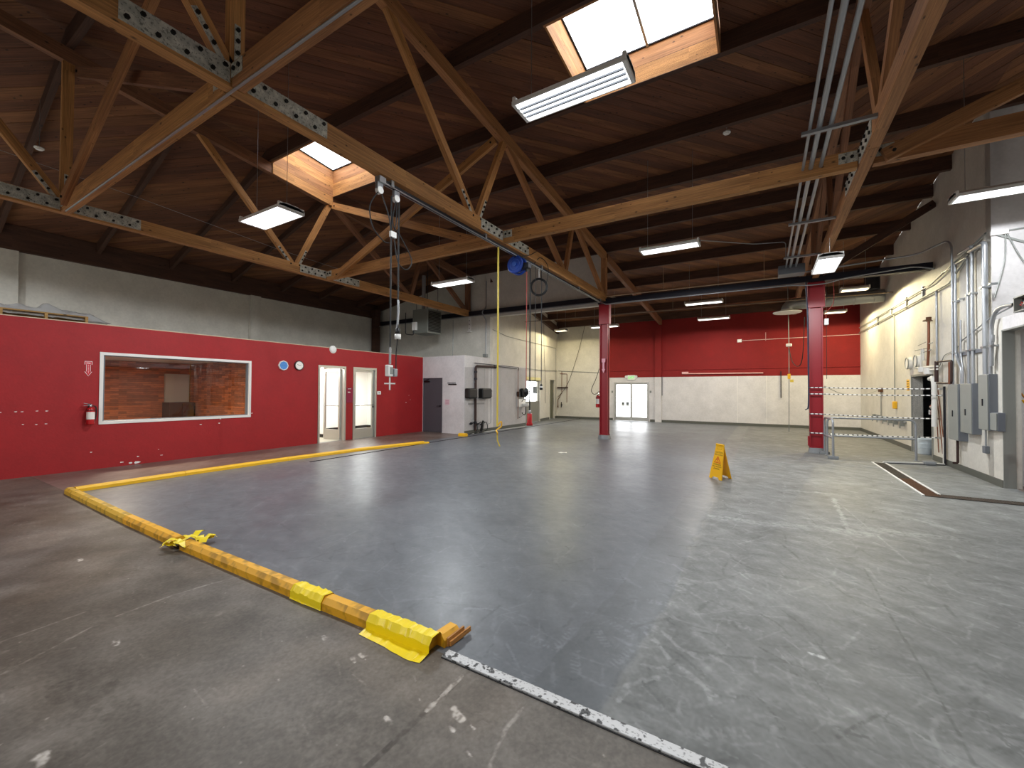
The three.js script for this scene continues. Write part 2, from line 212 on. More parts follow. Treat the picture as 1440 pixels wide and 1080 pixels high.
obj('bare_concrete_slab', planUV(slabY(-0.2, 0, [[-15.7, 4.7], [6.9, 4.7], [6.9, -1.93], [-15.7, -1.93]]), FA), std(0xffffff, 0.52, 0, { map: texA }), floor);
obj('painted_concrete_slab', planUV(slabY(-0.2, 0, [[-15.7, -1.93], [6.9, -1.93], [6.9, -22.25], [-15.7, -22.25]]), FB), std(0xffffff, 1, 0, { map: texB, roughnessMap: roughB }), floor);
{ const jm = phys({ color: 0x2a2327, roughness: 1, specularIntensity: 0.1 }), pts = [[436, 649.6], [500, 639.6], [560, 630], [610, 621.5], [655, 614.5], [738, 601.5], [816, 589]].map(([x, y]) => { const g = ground(x, y); return V(g.x, 0.002, g.z); }); for (let k = 0; k < pts.length - 1; k++) obj('joint_filler', beam(pts[k], pts[k + 1], 0.06, 0.006), jm, floor); }
struct('ground', slabY(-0.4, -0.2, rect(-60, 40, -70, 20)), M.outside, 'pale pavement outside the building', 'pavement');

// ================================================================ ROOF LINE
const yb = (z) => z <= 0 ? 6.13 + 0.105 * (z + 13.33) : 7.53 - 0.105 * z;          // underside of the purlins
const HIPX = -10.1, EAVE = 5.15;
function under(x, z) { const y = yb(z); return x >= HIPX ? y : mix(y, EAVE, (HIPX - x) / (15.5 + HIPX)); }
const deckY = (x, z) => under(x, z) + 0.3;

// ================================================================ WALLS
const WX = -11.08, DEEP = -15.5;
const win = { z0: -5.59, z1: -2.785, y0: 0.86, y1: 2.27 };
const doorA = { z0: -8.36, z1: -7.447, y: 2.265 }, doorB = { z0: -9.547, z1: -8.647, y: 2.265 };
struct('wall_left', wallX(WX - 0.12, WX, [[4.5, 0], [doorA.z1, 0], [doorA.z1, doorA.y], [doorA.z0, doorA.y], [doorA.z0, 0], [doorB.z1, 0], [doorB.z1, doorB.y], [doorB.z0, doorB.y], [doorB.z0, 0], [-11.87, 0], [-11.87, 2.8], [4.5, 2.8]], [rect(win.z0, win.z1, win.y0, win.y1)]), M.redWall, 'long red painted office partition with an inside window and two glass doors', 'wall');
struct('trim_1', bx(WX - 0.125, WX + 0.004, 2.8, 2.815, -11.87, 4.5), std(0xc9b49a, 0.7), 'thin bare edge along the top of the red partition', 'trim');
{ // chips and filled nail holes on the red wall
  const w = thing('trim', 'white paint chips scattered low on the red partition', 'trim', V(WX, 0, -4), undefined, 'structure'); w.name = 'trim_2'; const r = rng(9);
  for (const [px, py, s] of [[22, 579, 1], [31, 579, 1], [52, 578, 1], [66, 578, 1], [32, 597, 1], [51, 597, 1], [65, 596, 1], [0, 580, 1], [282, 597, 1.3], [308, 595, 1.2], [310, 589, 1], [171, 650, 1.6], [193, 650, 3.5], [184, 651, 2], [194, 642, 1.5], [223, 632, 1], [128, 636, 1], [227, 640, 1.2], [260, 647, 1], [354, 581, 1], [571, 566, 1.6], [577, 562, 1], [575, 556, 1]]) {
    const c = onX(WX, px, py), n = 5 + Math.floor(r() * 3), pts = []; for (let k = 0; k < n; k++) { const a = k / n * 6.283, q = 0.011 * s * (0.6 + 0.7 * r()); pts.push([c.z + Math.cos(a) * q * 1.6, c.y + Math.sin(a) * q * 0.7]); }
    obj('paint_chip', wallX(WX, WX + 0.0025, pts.reverse()), M.trimWhite, w);
  } }
const upperLeft = thing('wall_far_left', 'grey outer wall above the office with two pilasters and a dark wood ledger', 'wall', V(DEEP, 0, -4), undefined, 'structure');
obj('outer_wall', wallX(DEEP - 0.2, DEEP, rect(-13.6, 4.7, 0, 5.6)), M.grey, upperLeft);
obj('pilaster', bx(DEEP, DEEP + 0.12, 2.8, 4.86, -2.4, -1.9), M.grey, upperLeft); obj('pilaster', bx(DEEP, DEEP + 0.14, 2.8, 4.86, -8.05, -7.71), M.grey, upperLeft);
obj('ledger', beam(V(DEEP + 0.06, 5.165, 4.5), V(DEEP + 0.06, 5.165, -13.4), 0.12, 0.61), M.firOld, upperLeft);
struct('trim_3', slabY(2.68, 2.79, [[DEEP, 4.5], [WX - 0.12, 4.5], [WX - 0.12, -11.87], [-9.25, -11.87], [-9.25, -13.4], [DEEP, -13.4]]), M.grey, 'flat roof deck over the office rooms', 'deck');
struct('wall_back_left', wallZ(-13.6, -13.4, [[DEEP, 0], [-9.12, 0], [-9.12, 4.42], [-4.62, 4.42], [-4.62, deckY(-4.6, -13.4)], [HIPX, deckY(HIPX, -13.4)], [DEEP, EAVE + 0.3]]), M.grey, 'tall grey wall behind the unit heater, open below at the rear bay', 'wall');
obj('ledge', bx(-12.45, -11.55, 2.79, 2.86, -13.38, -13.28), M.brown, upperLeft);

// slanting cream wall from the rear bay corner to the back wall
const S0 = V(-9.12, 0, -13.4), S1 = V(-10.3, 0, -22.05), SL = S0.distanceTo(S1), SD = S1.clone().sub(S0).normalize(), SN = V(-SD.z, 0, SD.x);
function onSlant(px, py) { const d = ray(px, py), t = S0.clone().sub(EYE).dot(SN) / d.dot(SN), p = EYE.clone().addScaledVector(d, t); return { u: p.clone().sub(S0).dot(SD), y: p.y }; }
const slantM = new THREE.Matrix4().makeBasis(SD, V(0, 1, 0), V(0, 0, 0).crossVectors(SD, V(0, 1, 0))).setPosition(S0);
const slantPt = (u, y, out = 0) => S0.clone().addScaledVector(SD, u).add(V(0, y, 0)).addScaledVector(V(0, 0, 0).crossVectors(SD, V(0, 1, 0)), out);
function onSlantWall(g) { return g.applyMatrix4(slantM); }
const sdA = { u0: onSlant(736, 560).u, u1: onSlant(759, 560).u, y: 2.35 }, sdB = { u0: onSlant(772.5, 560).u, u1: onSlant(779, 560).u, y: 2.16 };
struct('wall_left_rear', onSlantWall(wallZ(-0.2, 0, [[0, 0], [sdA.u0, 0], [sdA.u0, sdA.y], [sdA.u1, sdA.y], [sdA.u1, 0], [sdB.u0, 0], [sdB.u0, sdB.y], [sdB.u1, sdB.y], [sdB.u1, 0], [SL, 0], [SL, deckY(0, -22.05)], [0, deckY(0, -13.4)]])), M.cream, 'cream side wall of the rear bay with a half glazed door', 'wall');
// utility box with the grey door
const gd = { x0: -11.04, x1: -10.11, y: 2.015 };
struct('wall_utility_front', wallZ(-11.87, -11.77, [[WX, 0], [gd.x0, 0], [gd.x0, gd.y], [gd.x1, gd.y], [gd.x1, 0], [-9.1, 0], [-9.1, 2.81], [WX, 2.81]]), M.white, 'low white wall with the grey steel door', 'wall');
const sideWall = thing('wall_utility_side', 'low white side wall with pale grey panels and wall pipes', 'wall', V(-9.1, 0, -13), undefined, 'structure');
obj('side_wall', slabY(0, 2.81, [[-9.1, -11.87], [-9.1, -13.4], [-9.3, -13.4], [-9.3, -11.87]]), M.white, sideWall);
obj('furred_wall', slabY(0, 2.6, [[-9.1, -13.4], [-9.2, -16.4], [-9.6, -16.4], [-9.3, -13.4]]), M.white, sideWall);
{ // wall panels 1.2 m wide with open joints
  const zs = [-11.78, -13.0, -14.15, -15.3, -16.4], top = (z) => mix(2.39, 2.58, (-11.8 - z) / 4.6), px = (z) => z > -13.4 ? -9.1 : mix(-9.1, -9.2, (-13.4 - z) / 3);
  for (let k = 0; k < 4; k++) { const a = zs[k] - 0.004, b = zs[k + 1] + 0.004, pts = (z, o) => V(px(z) + o, 0, z); const g = new THREE.BufferGeometry(); const A = pts(a, 0.006), B = pts(b, 0.006); const p = [A.x, 0.12, A.z, A.x, top(a), A.z, B.x, top(b), B.z, B.x, 0.12, B.z, A.x - 0.02, 0.12, A.z, A.x - 0.02, top(a), A.z, B.x - 0.02, top(b), B.z, B.x - 0.02, 0.12, B.z]; g.setAttribute('position', new THREE.Float32BufferAttribute(p, 3)); g.setIndex([0, 2, 1, 0, 3, 2, 1, 2, 6, 1, 6, 5, 0, 1, 5, 0, 5, 4, 3, 7, 6, 3, 6, 2]); const q = g.toNonIndexed(); q.computeVertexNormals(); metreUV(q); obj('wall_panel', q, M.panelGrey, sideWall); }
}
const sideX = (z) => (z > -13.4 ? -9.1 : mix(-9.1, -9.2, (-13.4 - z) / 3)) + 0.006;
struct('baseboard_utility', slabY(0, 0.12, [[-9.1, -11.78], [-9.1, -13.4], [-9.2, -16.4], [-9.18, -16.4], [-9.07, -13.4], [-9.07, -11.78]]), M.baseboard, 'dark grey cove base under the pale panels', 'baseboard');

// rear wall
const wb = thing('wall_back', 'rear wall, red above and off white below, with glass double doors', 'wall', V(-3, 0, -22.15), undefined, 'structure');
const bd = { x0: -6.93, x1: -5.10, y: 2.03 };
const RB = -22.05, topB = deckY(0, RB), redX = -7.27, band = 2.285;
obj('cream_wall', wallZ(RB - 0.2, RB, rect(-10.7, redX, 0, topB)), M.cream, wb);
obj('lower_wall', wallZ(RB - 0.2, RB, [[redX, 0], [bd.x0, 0], [bd.x0, bd.y], [bd.x1, bd.y], [bd.x1, 0], [3.6, 0], [3.6, band], [redX, band]]), M.white, wb);
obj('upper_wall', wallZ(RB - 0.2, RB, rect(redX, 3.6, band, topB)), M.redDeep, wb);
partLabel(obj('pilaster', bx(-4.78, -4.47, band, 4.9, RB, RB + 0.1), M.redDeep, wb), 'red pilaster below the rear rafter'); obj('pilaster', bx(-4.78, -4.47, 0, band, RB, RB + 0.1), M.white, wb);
for (const px of [1037, 1078]) { const c = onZ(RB, px, 560); obj('panel_joint', bx(c.x - 0.012, c.x + 0.012, 0.1, band, RB, RB + 0.008), M.trimWhite, wb); }
obj('ledger', bx(redX, 3.37, band + 0.34, band + 0.40, RB, RB + 0.03), M.redDeep, wb);
obj('roof_ledger', bx(-10.3, 3.37, yb(RB) - 0.02, topB, RB, RB + 0.12), M.firOld, wb);
struct('baseboard_back', [bx(-10.3, bd.x0 - 0.06, 0, 0.12, RB, RB + 0.02), bx(bd.x1 + 0.06, -4.79, 0, 0.12, RB, RB + 0.02), bx(-4.46, 3.37, 0, 0.12, RB, RB + 0.02)], M.baseboard, 'dark grey base along the rear wall', 'baseboard');
struct('baseboard_left_rear', [onSlantWall(bx(3.3, sdA.u0 - 0.05, 0, 0.12, 0, 0.02)), onSlantWall(bx(sdA.u1 + 0.08, sdB.u0 - 0.06, 0, 0.12, 0, 0.02)), onSlantWall(bx(sdB.u1 + 0.06, SL, 0, 0.12, 0, 0.02))], M.baseboard, 'dark grey base along the cream side wall', 'baseboard');
const slantLedger = (() => { const a = slantPt(0, yb(-13.4) - 0.18, 0.06), b = slantPt(SL, yb(RB) - 0.18, 0.06); return beam(a, b, 0.12, 0.36); })();
struct('trim_4', slantLedger, M.firOld, 'dark wood ledger where the roof meets the cream side wall', 'trim');

// right wall, tall behind and low in front
const RX = 3.37, CZ = -10.45, rd = { z0: -15.05, z1: -13.5, y: 1.985 }, ow = { z0: -10.09, z1: -6.6, y: 2.6 };
struct('wall_right', wallX(RX, RX + 0.2, [[ow.z0, 0], [ow.z0, 2.81], [CZ, 2.81], [CZ, deckY(0, CZ)], [RB, deckY(0, RB)], [RB, 0], [rd.z0, 0], [rd.z0, rd.y], [rd.z1, rd.y], [rd.z1, 0]]), M.cream, 'tall cream right wall carrying pipes, conduits and electrical panels', 'wall');
struct('wall_right_low', wallX(RX, RX + 0.12, [[4.5, 0], [4.5, 2.81], [ow.z0, 2.81], [ow.z0, ow.y], [ow.z1, ow.y], [ow.z1, 0]]), M.white, 'low white partition with a wide doorway beside the electrical panels', 'wall');
struct('wall_right_upper', wallZ(CZ - 0.2, CZ, rect(RX, 6.9, 0, deckY(0, CZ))), M.white, 'white wall above the wide doorway', 'wall');
struct('wall_far_right', wallX(6.75, 6.95, rect(CZ, 4.7, 0, 7.9)), M.grey, 'grey outer wall beyond the low partition', 'wall');
struct('trim_5', slabY(2.7, 2.8, rect(RX + 0.12, 6.75, CZ, 4.5)), M.grey, 'flat deck over the side room', 'deck');
struct('wall_front', wallZ(4.5, 4.7, rect(-15.7, 6.95, 0, 7.9)), M.grey, 'grey wall behind the camera', 'wall');
struct('trim_6', [bx(RX - 0.012, RX + 0.13, 0, ow.y, ow.z0 - 0.005, ow.z0 + 0.02), bx(RX - 0.012, RX + 0.13, ow.y - 0.02, ow.y + 0.005, ow.z0, ow.z1)], M.greyPaint, 'grey steel jamb of the wide doorway', 'door frame');
struct('baseboard_right', [bx(RX - 0.02, RX, 0, 0.12, -13.42, ow.z0), bx(RX - 0.02, RX, 0, 0.12, RB, rd.z0 - 0.05)], M.baseboard, 'dark grey base along the right wall', 'baseboard');
// room behind the right doorway
struct('wall_closet', [bx(5.2, 5.3, 0, 2.6, -18.2, -12.6), bx(RX + 0.2, 5.3, 0, 2.6, -18.2, -18.1), bx(RX + 0.2, 5.3, 0, 2.6, -12.7, -12.6), bx(RX + 0.2, 5.3, 2.5, 2.6, -18.2, -12.6)], std(0x8a8c90, 0.6), 'grey walls of the small room behind the right doorway', 'wall');

// office interior seen through the window and the glass doors
struct('wall_office_back', wallX(DEEP + 0.001, DEEP + 0.05, rect(-5.96, 0.5, 0, 2.5)), M.course, 'brown coursed wall inside the office behind the window', 'wall');
struct('wall_office_side', wallZ(-6.08, -5.96, rect(DEEP + 0.05, WX - 0.12, 0, 2.68)), M.course, 'brown coursed side wall inside the office', 'wall');
struct('wall_office_end', wallZ(0.5, 0.6, rect(DEEP, WX - 0.12, 0, 2.68)), M.course, 'brown coursed end wall inside the office', 'wall');
struct('ceiling_office', bx(DEEP, WX - 0.121, 2.34, 2.4, -5.96, 0.5), M.trimWhite, 'white ceiling inside the office behind the window', 'ceiling');
struct('wall_corridor', [wallX(-14.2, -14.1, rect(-11.87, -6.08, 0, 2.6)), wallZ(-11.77, -11.7, rect(-14.2, WX - 0.121, 0, 2.6)), wallZ(-8.56, -8.46, rect(-14.1, -12.3, 0, 2.55))], M.officeWall, 'white walls of the rooms behind the glass doors', 'wall');
struct('baseboard_corridor', [bx(-14.1, -14.08, 0, 0.11, -11.7, -6.1), bx(-14.1, -12.3, 0, 0.11, -8.46, -8.44), bx(-14.1, -11.25, 0, 0.11, -11.7, -11.68)], M.black, 'black base inside the rooms behind the glass doors', 'baseboard');
struct('ceiling_corridor', bx(-14.1, WX - 0.121, 2.55, 2.6, -11.7, -6.08), M.trimWhite, 'white ceiling behind the glass doors', 'ceiling');
struct('floor_corridor', bx(-14.1, WX - 0.121, 0.0005, 0.004, -11.7, -6.09), std(0xa39d8c, 0.5), 'beige vinyl floor behind the glass doors', 'floor');

// ================================================================ ROOF: purlins, planks, skylights
const ceiling = thing('ceiling', 'dark wood plank roof on purlins', 'ceiling', V(0, 0, 0), undefined, 'structure');
const PZ = [2.1, 0.25, -1.0, -2.07, -3.8, -5.42, -7.13, -8.8, -10.35, -12.2, -13.33, -15.08, -16.82, -18.6, -20.35];
const sky1 = { x0: -2.75, x1: -0.6, z0: -7.08, z1: -5.47, gx: -1.66 }, sky2 = { x0: -10.0, x1: -8.17, z0: -7.08, z1: -5.47 };
for (const z of PZ) {
  const y = yb(z) + 0.15, end = z > CZ ? 6.75 : RX; const x0 = z > -13.35 ? HIPX : slantX(z);
  obj('purlin', beam(V(x0, y, z), V(end, y, z), 0.1, 0.3), M.firOld, ceiling);
  if (z > -13.35) obj('purlin', beam(V(DEEP, EAVE + 0.15, z), V(HIPX, y, z), 0.09, 0.28), M.firOld, ceiling);
}
function slantX(z) { return -9.12 - (-13.4 - z) * (1.18 / 8.65); }
function clipHalf(poly, a, b, c) { const out = []; for (let i = 0; i < poly.length; i++) { const p = poly[i], q = poly[(i + 1) % poly.length], dp = a * p[0] + b * p[1] - c, dq = a * q[0] + b * q[1] - c; if (dp <= 0) out.push(p); if ((dp < 0 && dq > 0) || (dp > 0 && dq < 0)) { const t = dp / (dp - dq); out.push([p[0] + t * (q[0] - p[0]), p[1] + t * (q[1] - p[1])]); } } return out; }
function plankGeo(poly, dir, off) { // prism hanging under the deck line
  const pos = [], uv = [], n = poly.length, top = 0.03, ou = R() * 2, ov = R() * 0.5, ux = dir[0], uz = dir[1];
  const P = poly.map(([x, z]) => [x, deckY(x, z) + off, z]); let area = 0; for (let i = 0; i < n; i++) { const a = poly[i], b = poly[(i + 1) % n]; area += a[0] * b[1] - b[0] * a[1]; } if (area < 0) P.reverse();
  const put = (p, dy) => { pos.push(p[0], p[1] + dy, p[2]); uv.push(p[0] * ux + p[2] * uz + ou, -p[0] * uz + p[2] * ux + ov + dy); };
  for (let i = 1; i < n - 1; i++) { put(P[0], 0); put(P[i], 0); put(P[i + 1], 0); }
  for (let i = 0; i < n; i++) { const a = P[i], b = P[(i + 1) % n]; put(a, 0); put(a, top); put(b, 0); put(b, 0); put(a, top); put(b, top); }
  const g = new THREE.BufferGeometry(); g.setAttribute('position', new THREE.Float32BufferAttribute(pos, 3)); g.setAttribute('uv', new THREE.Float32BufferAttribute(uv, 2)); g.computeVertexNormals(); return g;
}
function layPlanks(rc, sgn, single, stuff) { // diagonal boards over a plan rectangle
  const [x0, x1, z0, z1] = rc, k = Math.SQRT1_2, nx = k, nz = k * sgn, w = 0.2, gap = 0.006, dir = [k, -k * sgn];
  const cs = [[x0, z0], [x1, z0], [x1, z1], [x0, z1]], ss = cs.map(([x, z]) => x * nx + z * nz), a = Math.floor(Math.min(...ss) / w), b = Math.ceil(Math.max(...ss) / w);
  for (let i = a; i < b; i++) { let p = clipHalf(cs, nx, nz, (i + 1) * w - gap); p = clipHalf(p, -nx, -nz, -i * w); if (p.length < 3) continue; let ar = 0; for (let q = 0; q < p.length; q++) { const u = p[q], v = p[(q + 1) % p.length]; ar += u[0] * v[1] - v[0] * u[1]; } if (Math.abs(ar) < 0.02) continue; const g = plankGeo(p, dir, (R() - 0.5) * 0.005); if (single) obj('plank', g, M.plank[Math.floor(R() * 5)], ceiling); else stuff.push(g); }
}
function aroundHole([x0, x1, z0, z1], h) { return [[x0, x1, h.z1, z1], [x0, x1, z0, h.z0], [x0, h.x0, h.z0, h.z1], [h.x1, x1, h.z0, h.z1]].filter(([a, b, c, d]) => b - a > 0.01 && d - c > 0.01); }
const rest = [];
const grow = (s) => ({ x0: s.x0 - 0.041, x1: s.x1 + 0.041, z0: s.z0 - 0.041, z1: s.z1 + 0.041 }), hole1 = grow(sky1), hole2 = grow(sky2);
for (const rc of aroundHole([-4.5, 1.13, -13.4, 0], hole1)) layPlanks(rc, 1, true);
for (const rc of aroundHole([HIPX, -4.5, -13.4, 0], hole2)) layPlanks(rc, 1, true);
layPlanks([1.13, RX, -15, 0], -1, true); layPlanks([-4.5, 1.13, -22.05, -13.4], 1, true);
layPlanks([RX, 6.75, CZ, 0], -1, false, rest); layPlanks([1.13, RX, -22.05, -15], -1, false, rest); layPlanks([-10.35, -4.5, -22.05, -13.4], 1, false, rest); layPlanks([DEEP, HIPX, -13.4, 0], 1, false, rest); layPlanks([HIPX, 6.75, 0, 4.5], 1, false, rest); layPlanks([DEEP, HIPX, 0, 4.5], 1, false, rest);
for (let k = 0; k < 5; k++) { const s = obj('far_planks', rest.filter((_, i) => (i * 7 + (i >> 2)) % 5 === k), M.plank[k], ceiling); s.userData.kind = 'stuff'; }
// weatherproof deck above the boards, with the two skylight openings
{ const quads = []; const deck = (a, b, c, d) => { const n = 6; for (let i = 0; i < n; i++) { const xa = mix(a, b, i / n), xb = mix(a, b, (i + 1) / n); const g = new THREE.BufferGeometry(), p = []; const c8 = []; for (const up of [0.034, 0.1]) for (const [x, z] of [[xa, c], [xb, c], [xb, d], [xa, d]]) c8.push([x, deckY(x, z) + up, z]); for (const [q, r, s, t] of [[0, 1, 2, 3], [7, 6, 5, 4], [0, 4, 5, 1], [1, 5, 6, 2], [2, 6, 7, 3], [3, 7, 4, 0]]) for (const k of [q, r, s, q, s, t]) p.push(...c8[k]); g.setAttribute('position', new THREE.Float32BufferAttribute(p, 3)); g.computeVertexNormals(); metreUV(g); quads.push(g); } };
  for (const rc of aroundHole([-4.5, 1.13, -22.25, 0], hole1)) deck(...rc); for (const rc of aroundHole([HIPX, -4.5, -22.25, 0], hole2)) deck(...rc); deck(-10.75, HIPX, -22.25, -13.6);
  deck(1.13, RX, -22.25, 0); deck(RX, 6.95, CZ - 0.2, 0); deck(DEEP - 0.2, HIPX, -13.6, 0); deck(HIPX, 6.95, 0, 4.7); deck(DEEP - 0.2, HIPX, 0, 4.7);
  obj('roof_deck', quads, M.roofTop, ceiling); }
function skylight(n, s, label, mullion, topA = 7.36, topB = 7.53, drop = 0) {
  const t = thing('window', label, 'skylight', V((s.x0 + s.x1) / 2, yb(-6.3), (s.z0 + s.z1) / 2), undefined, 'structure'); t.name = 'window_' + n;
  const mt = () => (R() < 0.5 ? M.fir : M.firB);
  const side = (x, o, nb = 2, dr = 0) => { const b0 = (z) => yb(z) - dr, h = (z) => (z === s.z0 ? topA : topB) - b0(z); for (let k = 0; k < nb; k++) { const lo = (z) => b0(z) + h(z) * (k / nb) + (k ? 0.002 : 0), hi = (z) => b0(z) + h(z) * ((k + 1) / nb) - 0.002; obj('well_board', wallX(Math.min(x, x + o), Math.max(x, x + o), [[s.z1, lo(s.z1)], [s.z0, lo(s.z0)], [s.z0, hi(s.z0)], [s.z1, hi(s.z1)]]), mt(), t); } };
  side(s.x0, -0.03, drop ? 4 : 2, drop); side(s.x1, 0.03);
  for (const [z, o, tp] of [[s.z0, -0.04, topA], [s.z1, 0.04, topB]]) { const lo = yb(z), h = tp - lo; for (let k = 0; k < 2; k++) obj('well_board', beam(V(s.x0 - 0.04, lo + h * (k + 0.5) / 2, z + o / 2), V(s.x1 + 0.04, lo + h * (k + 0.5) / 2, z + o / 2), 0.04, h / 2 - 0.006), mt(), t); }
  const pane = (xa, xb) => { const g = new THREE.BufferGeometry(); g.setAttribute('position', new THREE.Float32BufferAttribute([xa, topA, s.z0, xb, topA, s.z0, xb, topB, s.z1, xa, topA, s.z0, xb, topB, s.z1, xa, topB, s.z1], 3)); g.setAttribute('uv', new THREE.Float32BufferAttribute([0, 0, 1, 0, 1, 1, 0, 0, 1, 1, 0, 1], 2)); g.computeVertexNormals(); return g; };
  if (mullion) { obj('pane', pane(s.x0, mullion - 0.015), M.glass, t); obj('pane', pane(mullion + 0.015, s.x1), M.glass, t); obj('mullion', beam(V(mullion, topA, s.z0), V(mullion, topB, s.z1), 0.04, 0.05), M.alu, t); } else obj('pane', pane(s.x0, s.x1), M.glass, t);
  obj('frame', [beam(V(s.x0, topA, s.z0 + 0.015), V(s.x1, topA, s.z0 + 0.015), 0.03, 0.02), beam(V(s.x0, topB, s.z1 - 0.015), V(s.x1, topB, s.z1 - 0.015), 0.03, 0.02), beam(V(s.x0 + 0.015, topA, s.z0), V(s.x0 + 0.015, topB, s.z1), 0.03, 0.02), beam(V(s.x1 - 0.015, topA, s.z0), V(s.x1 - 0.015, topB, s.z1), 0.03, 0.02)], M.darkSteel, t);
}
skylight(1, sky1, 'two pane skylight in an orange lit wood well above the bright tube lamp', sky1.gx); skylight(2, sky2, 'single pane skylight in an orange lit wood well between the left and middle trusses', 0, 7.5, 7.66, 0.25);
// ================================================================ TRUSSES
const boltGeo = new THREE.CylinderGeometry(0.021, 0.021, 0.022, 6); boltGeo.rotateZ(Math.PI / 2);
function boltAt(parent, p) { const m = new THREE.Mesh(boltGeo, M.bolt); m.name = 'bolt'; m.castShadow = m.receiveShadow = true; m.position.copy(p).sub(fullBase(parent)); parent.add(m); return m; }
const CH = 4.62, PLATES = [[-1.18, -2.0], [-2.16, -3.05], [-6.2, -6.93], [-7.08, -8.0]];
function truss(x, label, tone) {
  const t = thing('roof_truss', label, 'truss', V(x, 4.5, -13.3), 'timber roof trusses');
  obj('bottom_chord', [beam(V(x, CH, 4.45), V(x, CH, -6.5), 0.13, 0.24, undefined, 0.008), beam(V(x, CH, -6.505), V(x, CH, -13.3), 0.13, 0.24, undefined, 0.008)], tone[0], t);
  obj('top_chord', beam(V(x, yb(0) - 0.12, 0.0), V(x, yb(-13.3) - 0.12, -13.3), 0.13, 0.24), tone[1], t); obj('top_chord', beam(V(x, yb(0) - 0.12, 0.001), V(x, yb(4.45) - 0.12, 4.45), 0.13, 0.24), tone[1], t);
  const nodes = [[-2.07, -2.07, 0.14], [-2.0, -0.1, 0.13], [-6.0, -4.0, 0.13], [-6.16, -7.05, 0.13], [-9.98, -7.2, 0.15], [-10.12, -10.62, 0.13], [-13.1, -10.85, 0.17], [2.0, 0.1, 0.13], [2.07, 2.07, 0.13]];
  for (const [zb, zt, w] of nodes) obj('web_member', beam(V(x, CH + 0.1, zb), V(x, yb(zt) - 0.2, zt), 0.09, w, V(0, 0, 1)), zb < -7 ? tone[1] : tone[0], t);
  obj('end_post', beam(V(x, CH + 0.12, -13.24), V(x, yb(-13.24) - 0.2, -13.24), 0.16, 0.17, V(0, 0, 1)), tone[1], t);
  for (const [a, b] of PLATES) for (const s of [1, -1]) {
    const px = x + s * 0.069, p = obj('splice_plate', bx(px - 0.004, px + 0.004, CH - 0.085, CH + 0.11, b, a), M.plate, t);
    const n = 8; for (let k = 0; k < n; k++) boltAt(p, V(px + s * 0.012, CH + (k % 2 ? 0.062 : -0.038), mix(a - 0.05, b + 0.05, k / (n - 1))));
  }
  for (const [zb, zt] of [[-2.07, -2.07], [-2.0, -0.1], [-6.0, -4.0], [-6.16, -7.05]]) {
    const A = V(x + 0.05, CH + 0.02, zb), D = V(x + 0.05, yb(zt) - 0.2, zt).sub(A).normalize(), p = obj('web_strap', beam(A, A.clone().addScaledVector(D, 0.52), 0.008, 0.055, V(0, 0, 1)), M.plate, t);
    for (const k of [0.06, 0.24, 0.36, 0.47]) boltAt(p, A.clone().addScaledVector(D, k).add(V(0.012, 0, 0)));
  }
  return t;
}
truss(-10.1, 'timber roof truss over the red partition, ending at the grey wall by the unit heater', [M.fir, M.firDark]);
truss(-4.5, 'timber roof truss carrying the cable track, ending on the red post with the fire extinguisher', [M.fir, M.firB]);
truss(1.13, 'timber roof truss beside the three conduits, ending on the red post with the striped straps', [M.firB, M.firDark]);

// tie beams across the trusses and the crossed sway braces
function tie(z, x0, x1, label, mat) {
  const t = thing('tie_beam', label, 'beam', V((x0 + x1) / 2, CH - 0.12, z), 'tie beams between the trusses');
  obj('timber', beam(V(x0, CH, z), V(x1, CH, z), 0.12, 0.24, undefined, 0.007), mat, t);
  for (const [x, s] of [[x0, 1], [x1, -1]]) { const h = obj('hanger', [bx(x, x + s * 0.2, CH - 0.04, CH + 0.1, z + 0.061, z + 0.067), bx(x, x + s * 0.2, CH - 0.04, CH + 0.1, z - 0.067, z - 0.061)], M.plate, t); for (const k of [0.06, 0.15]) { const m = boltAt(h, V(x + s * k, CH + 0.03, z + 0.074)); m.rotation.y = Math.PI / 2; } }
  return t;
}
tie(-2.07, -10.02, -4.58, 'tie beam from the left truss to the truss with the cable track, conduit under it', M.fir); tie(-2.07, -4.42, 1.05, 'tie beam crossing right from the cable track truss near the first splice plates', M.firB); tie(-2.07, 1.21, 6.75, 'tie beam beside the low right partition', M.firB);
tie(-7.0, -10.02, -4.58, 'tie beam behind the hanging cords between the left and middle trusses', M.fir); tie(-7.0, -4.42, 1.05, 'long tie beam above the middle of the floor under the two pane skylight', M.fir); tie(-7.0, 1.21, 6.75, 'tie beam running to the right above the electrical panels', M.firB);
function brace(p, q, label, mat) { const t = thing('sway_brace', label, 'brace', V((p.x + q.x) / 2, Math.min(p.y, q.y), p.z), 'sway braces between the trusses'); obj('timber', beam(p, q, 0.07, 0.17), mat, t); const d = q.clone().sub(p).normalize(); for (const [e, s] of [[p, 1], [q, -1]]) boltAt(t, e.clone().addScaledVector(d, s * 0.1).add(V(0, 0, 0.04))).rotation.y = Math.PI / 2; }
brace(V(-10.0, 6.95, -2.167), V(-4.9, 4.78, -2.167), 'dark brace falling to the tie beam beside the large splice plates', M.firDark); brace(V(-9.75, 4.6, -1.973), V(-4.6, 7.0, -1.973), 'thin brace rising from the left truss past the large splice plates', M.firB);
brace(V(-10.0, 6.55, -7.097), V(-4.9, 4.6, -7.097), 'pale brace falling from the single pane skylight behind the hanging cords', M.fir); brace(V(-9.6, 4.52, -6.903), V(-4.6, 6.58, -6.903), 'pale brace rising behind the hanging cords to the middle truss', M.fir);
brace(V(1.3, 4.55, -6.9), V(6.4, 6.5, -6.9), 'reddish brace rising right above the electrical panels', M.firB);
brace(V(1.25, 4.6, -13.16), V(3.36, 5.92, -13.16), 'dark brace from the red post up to the right wall', M.firOld);
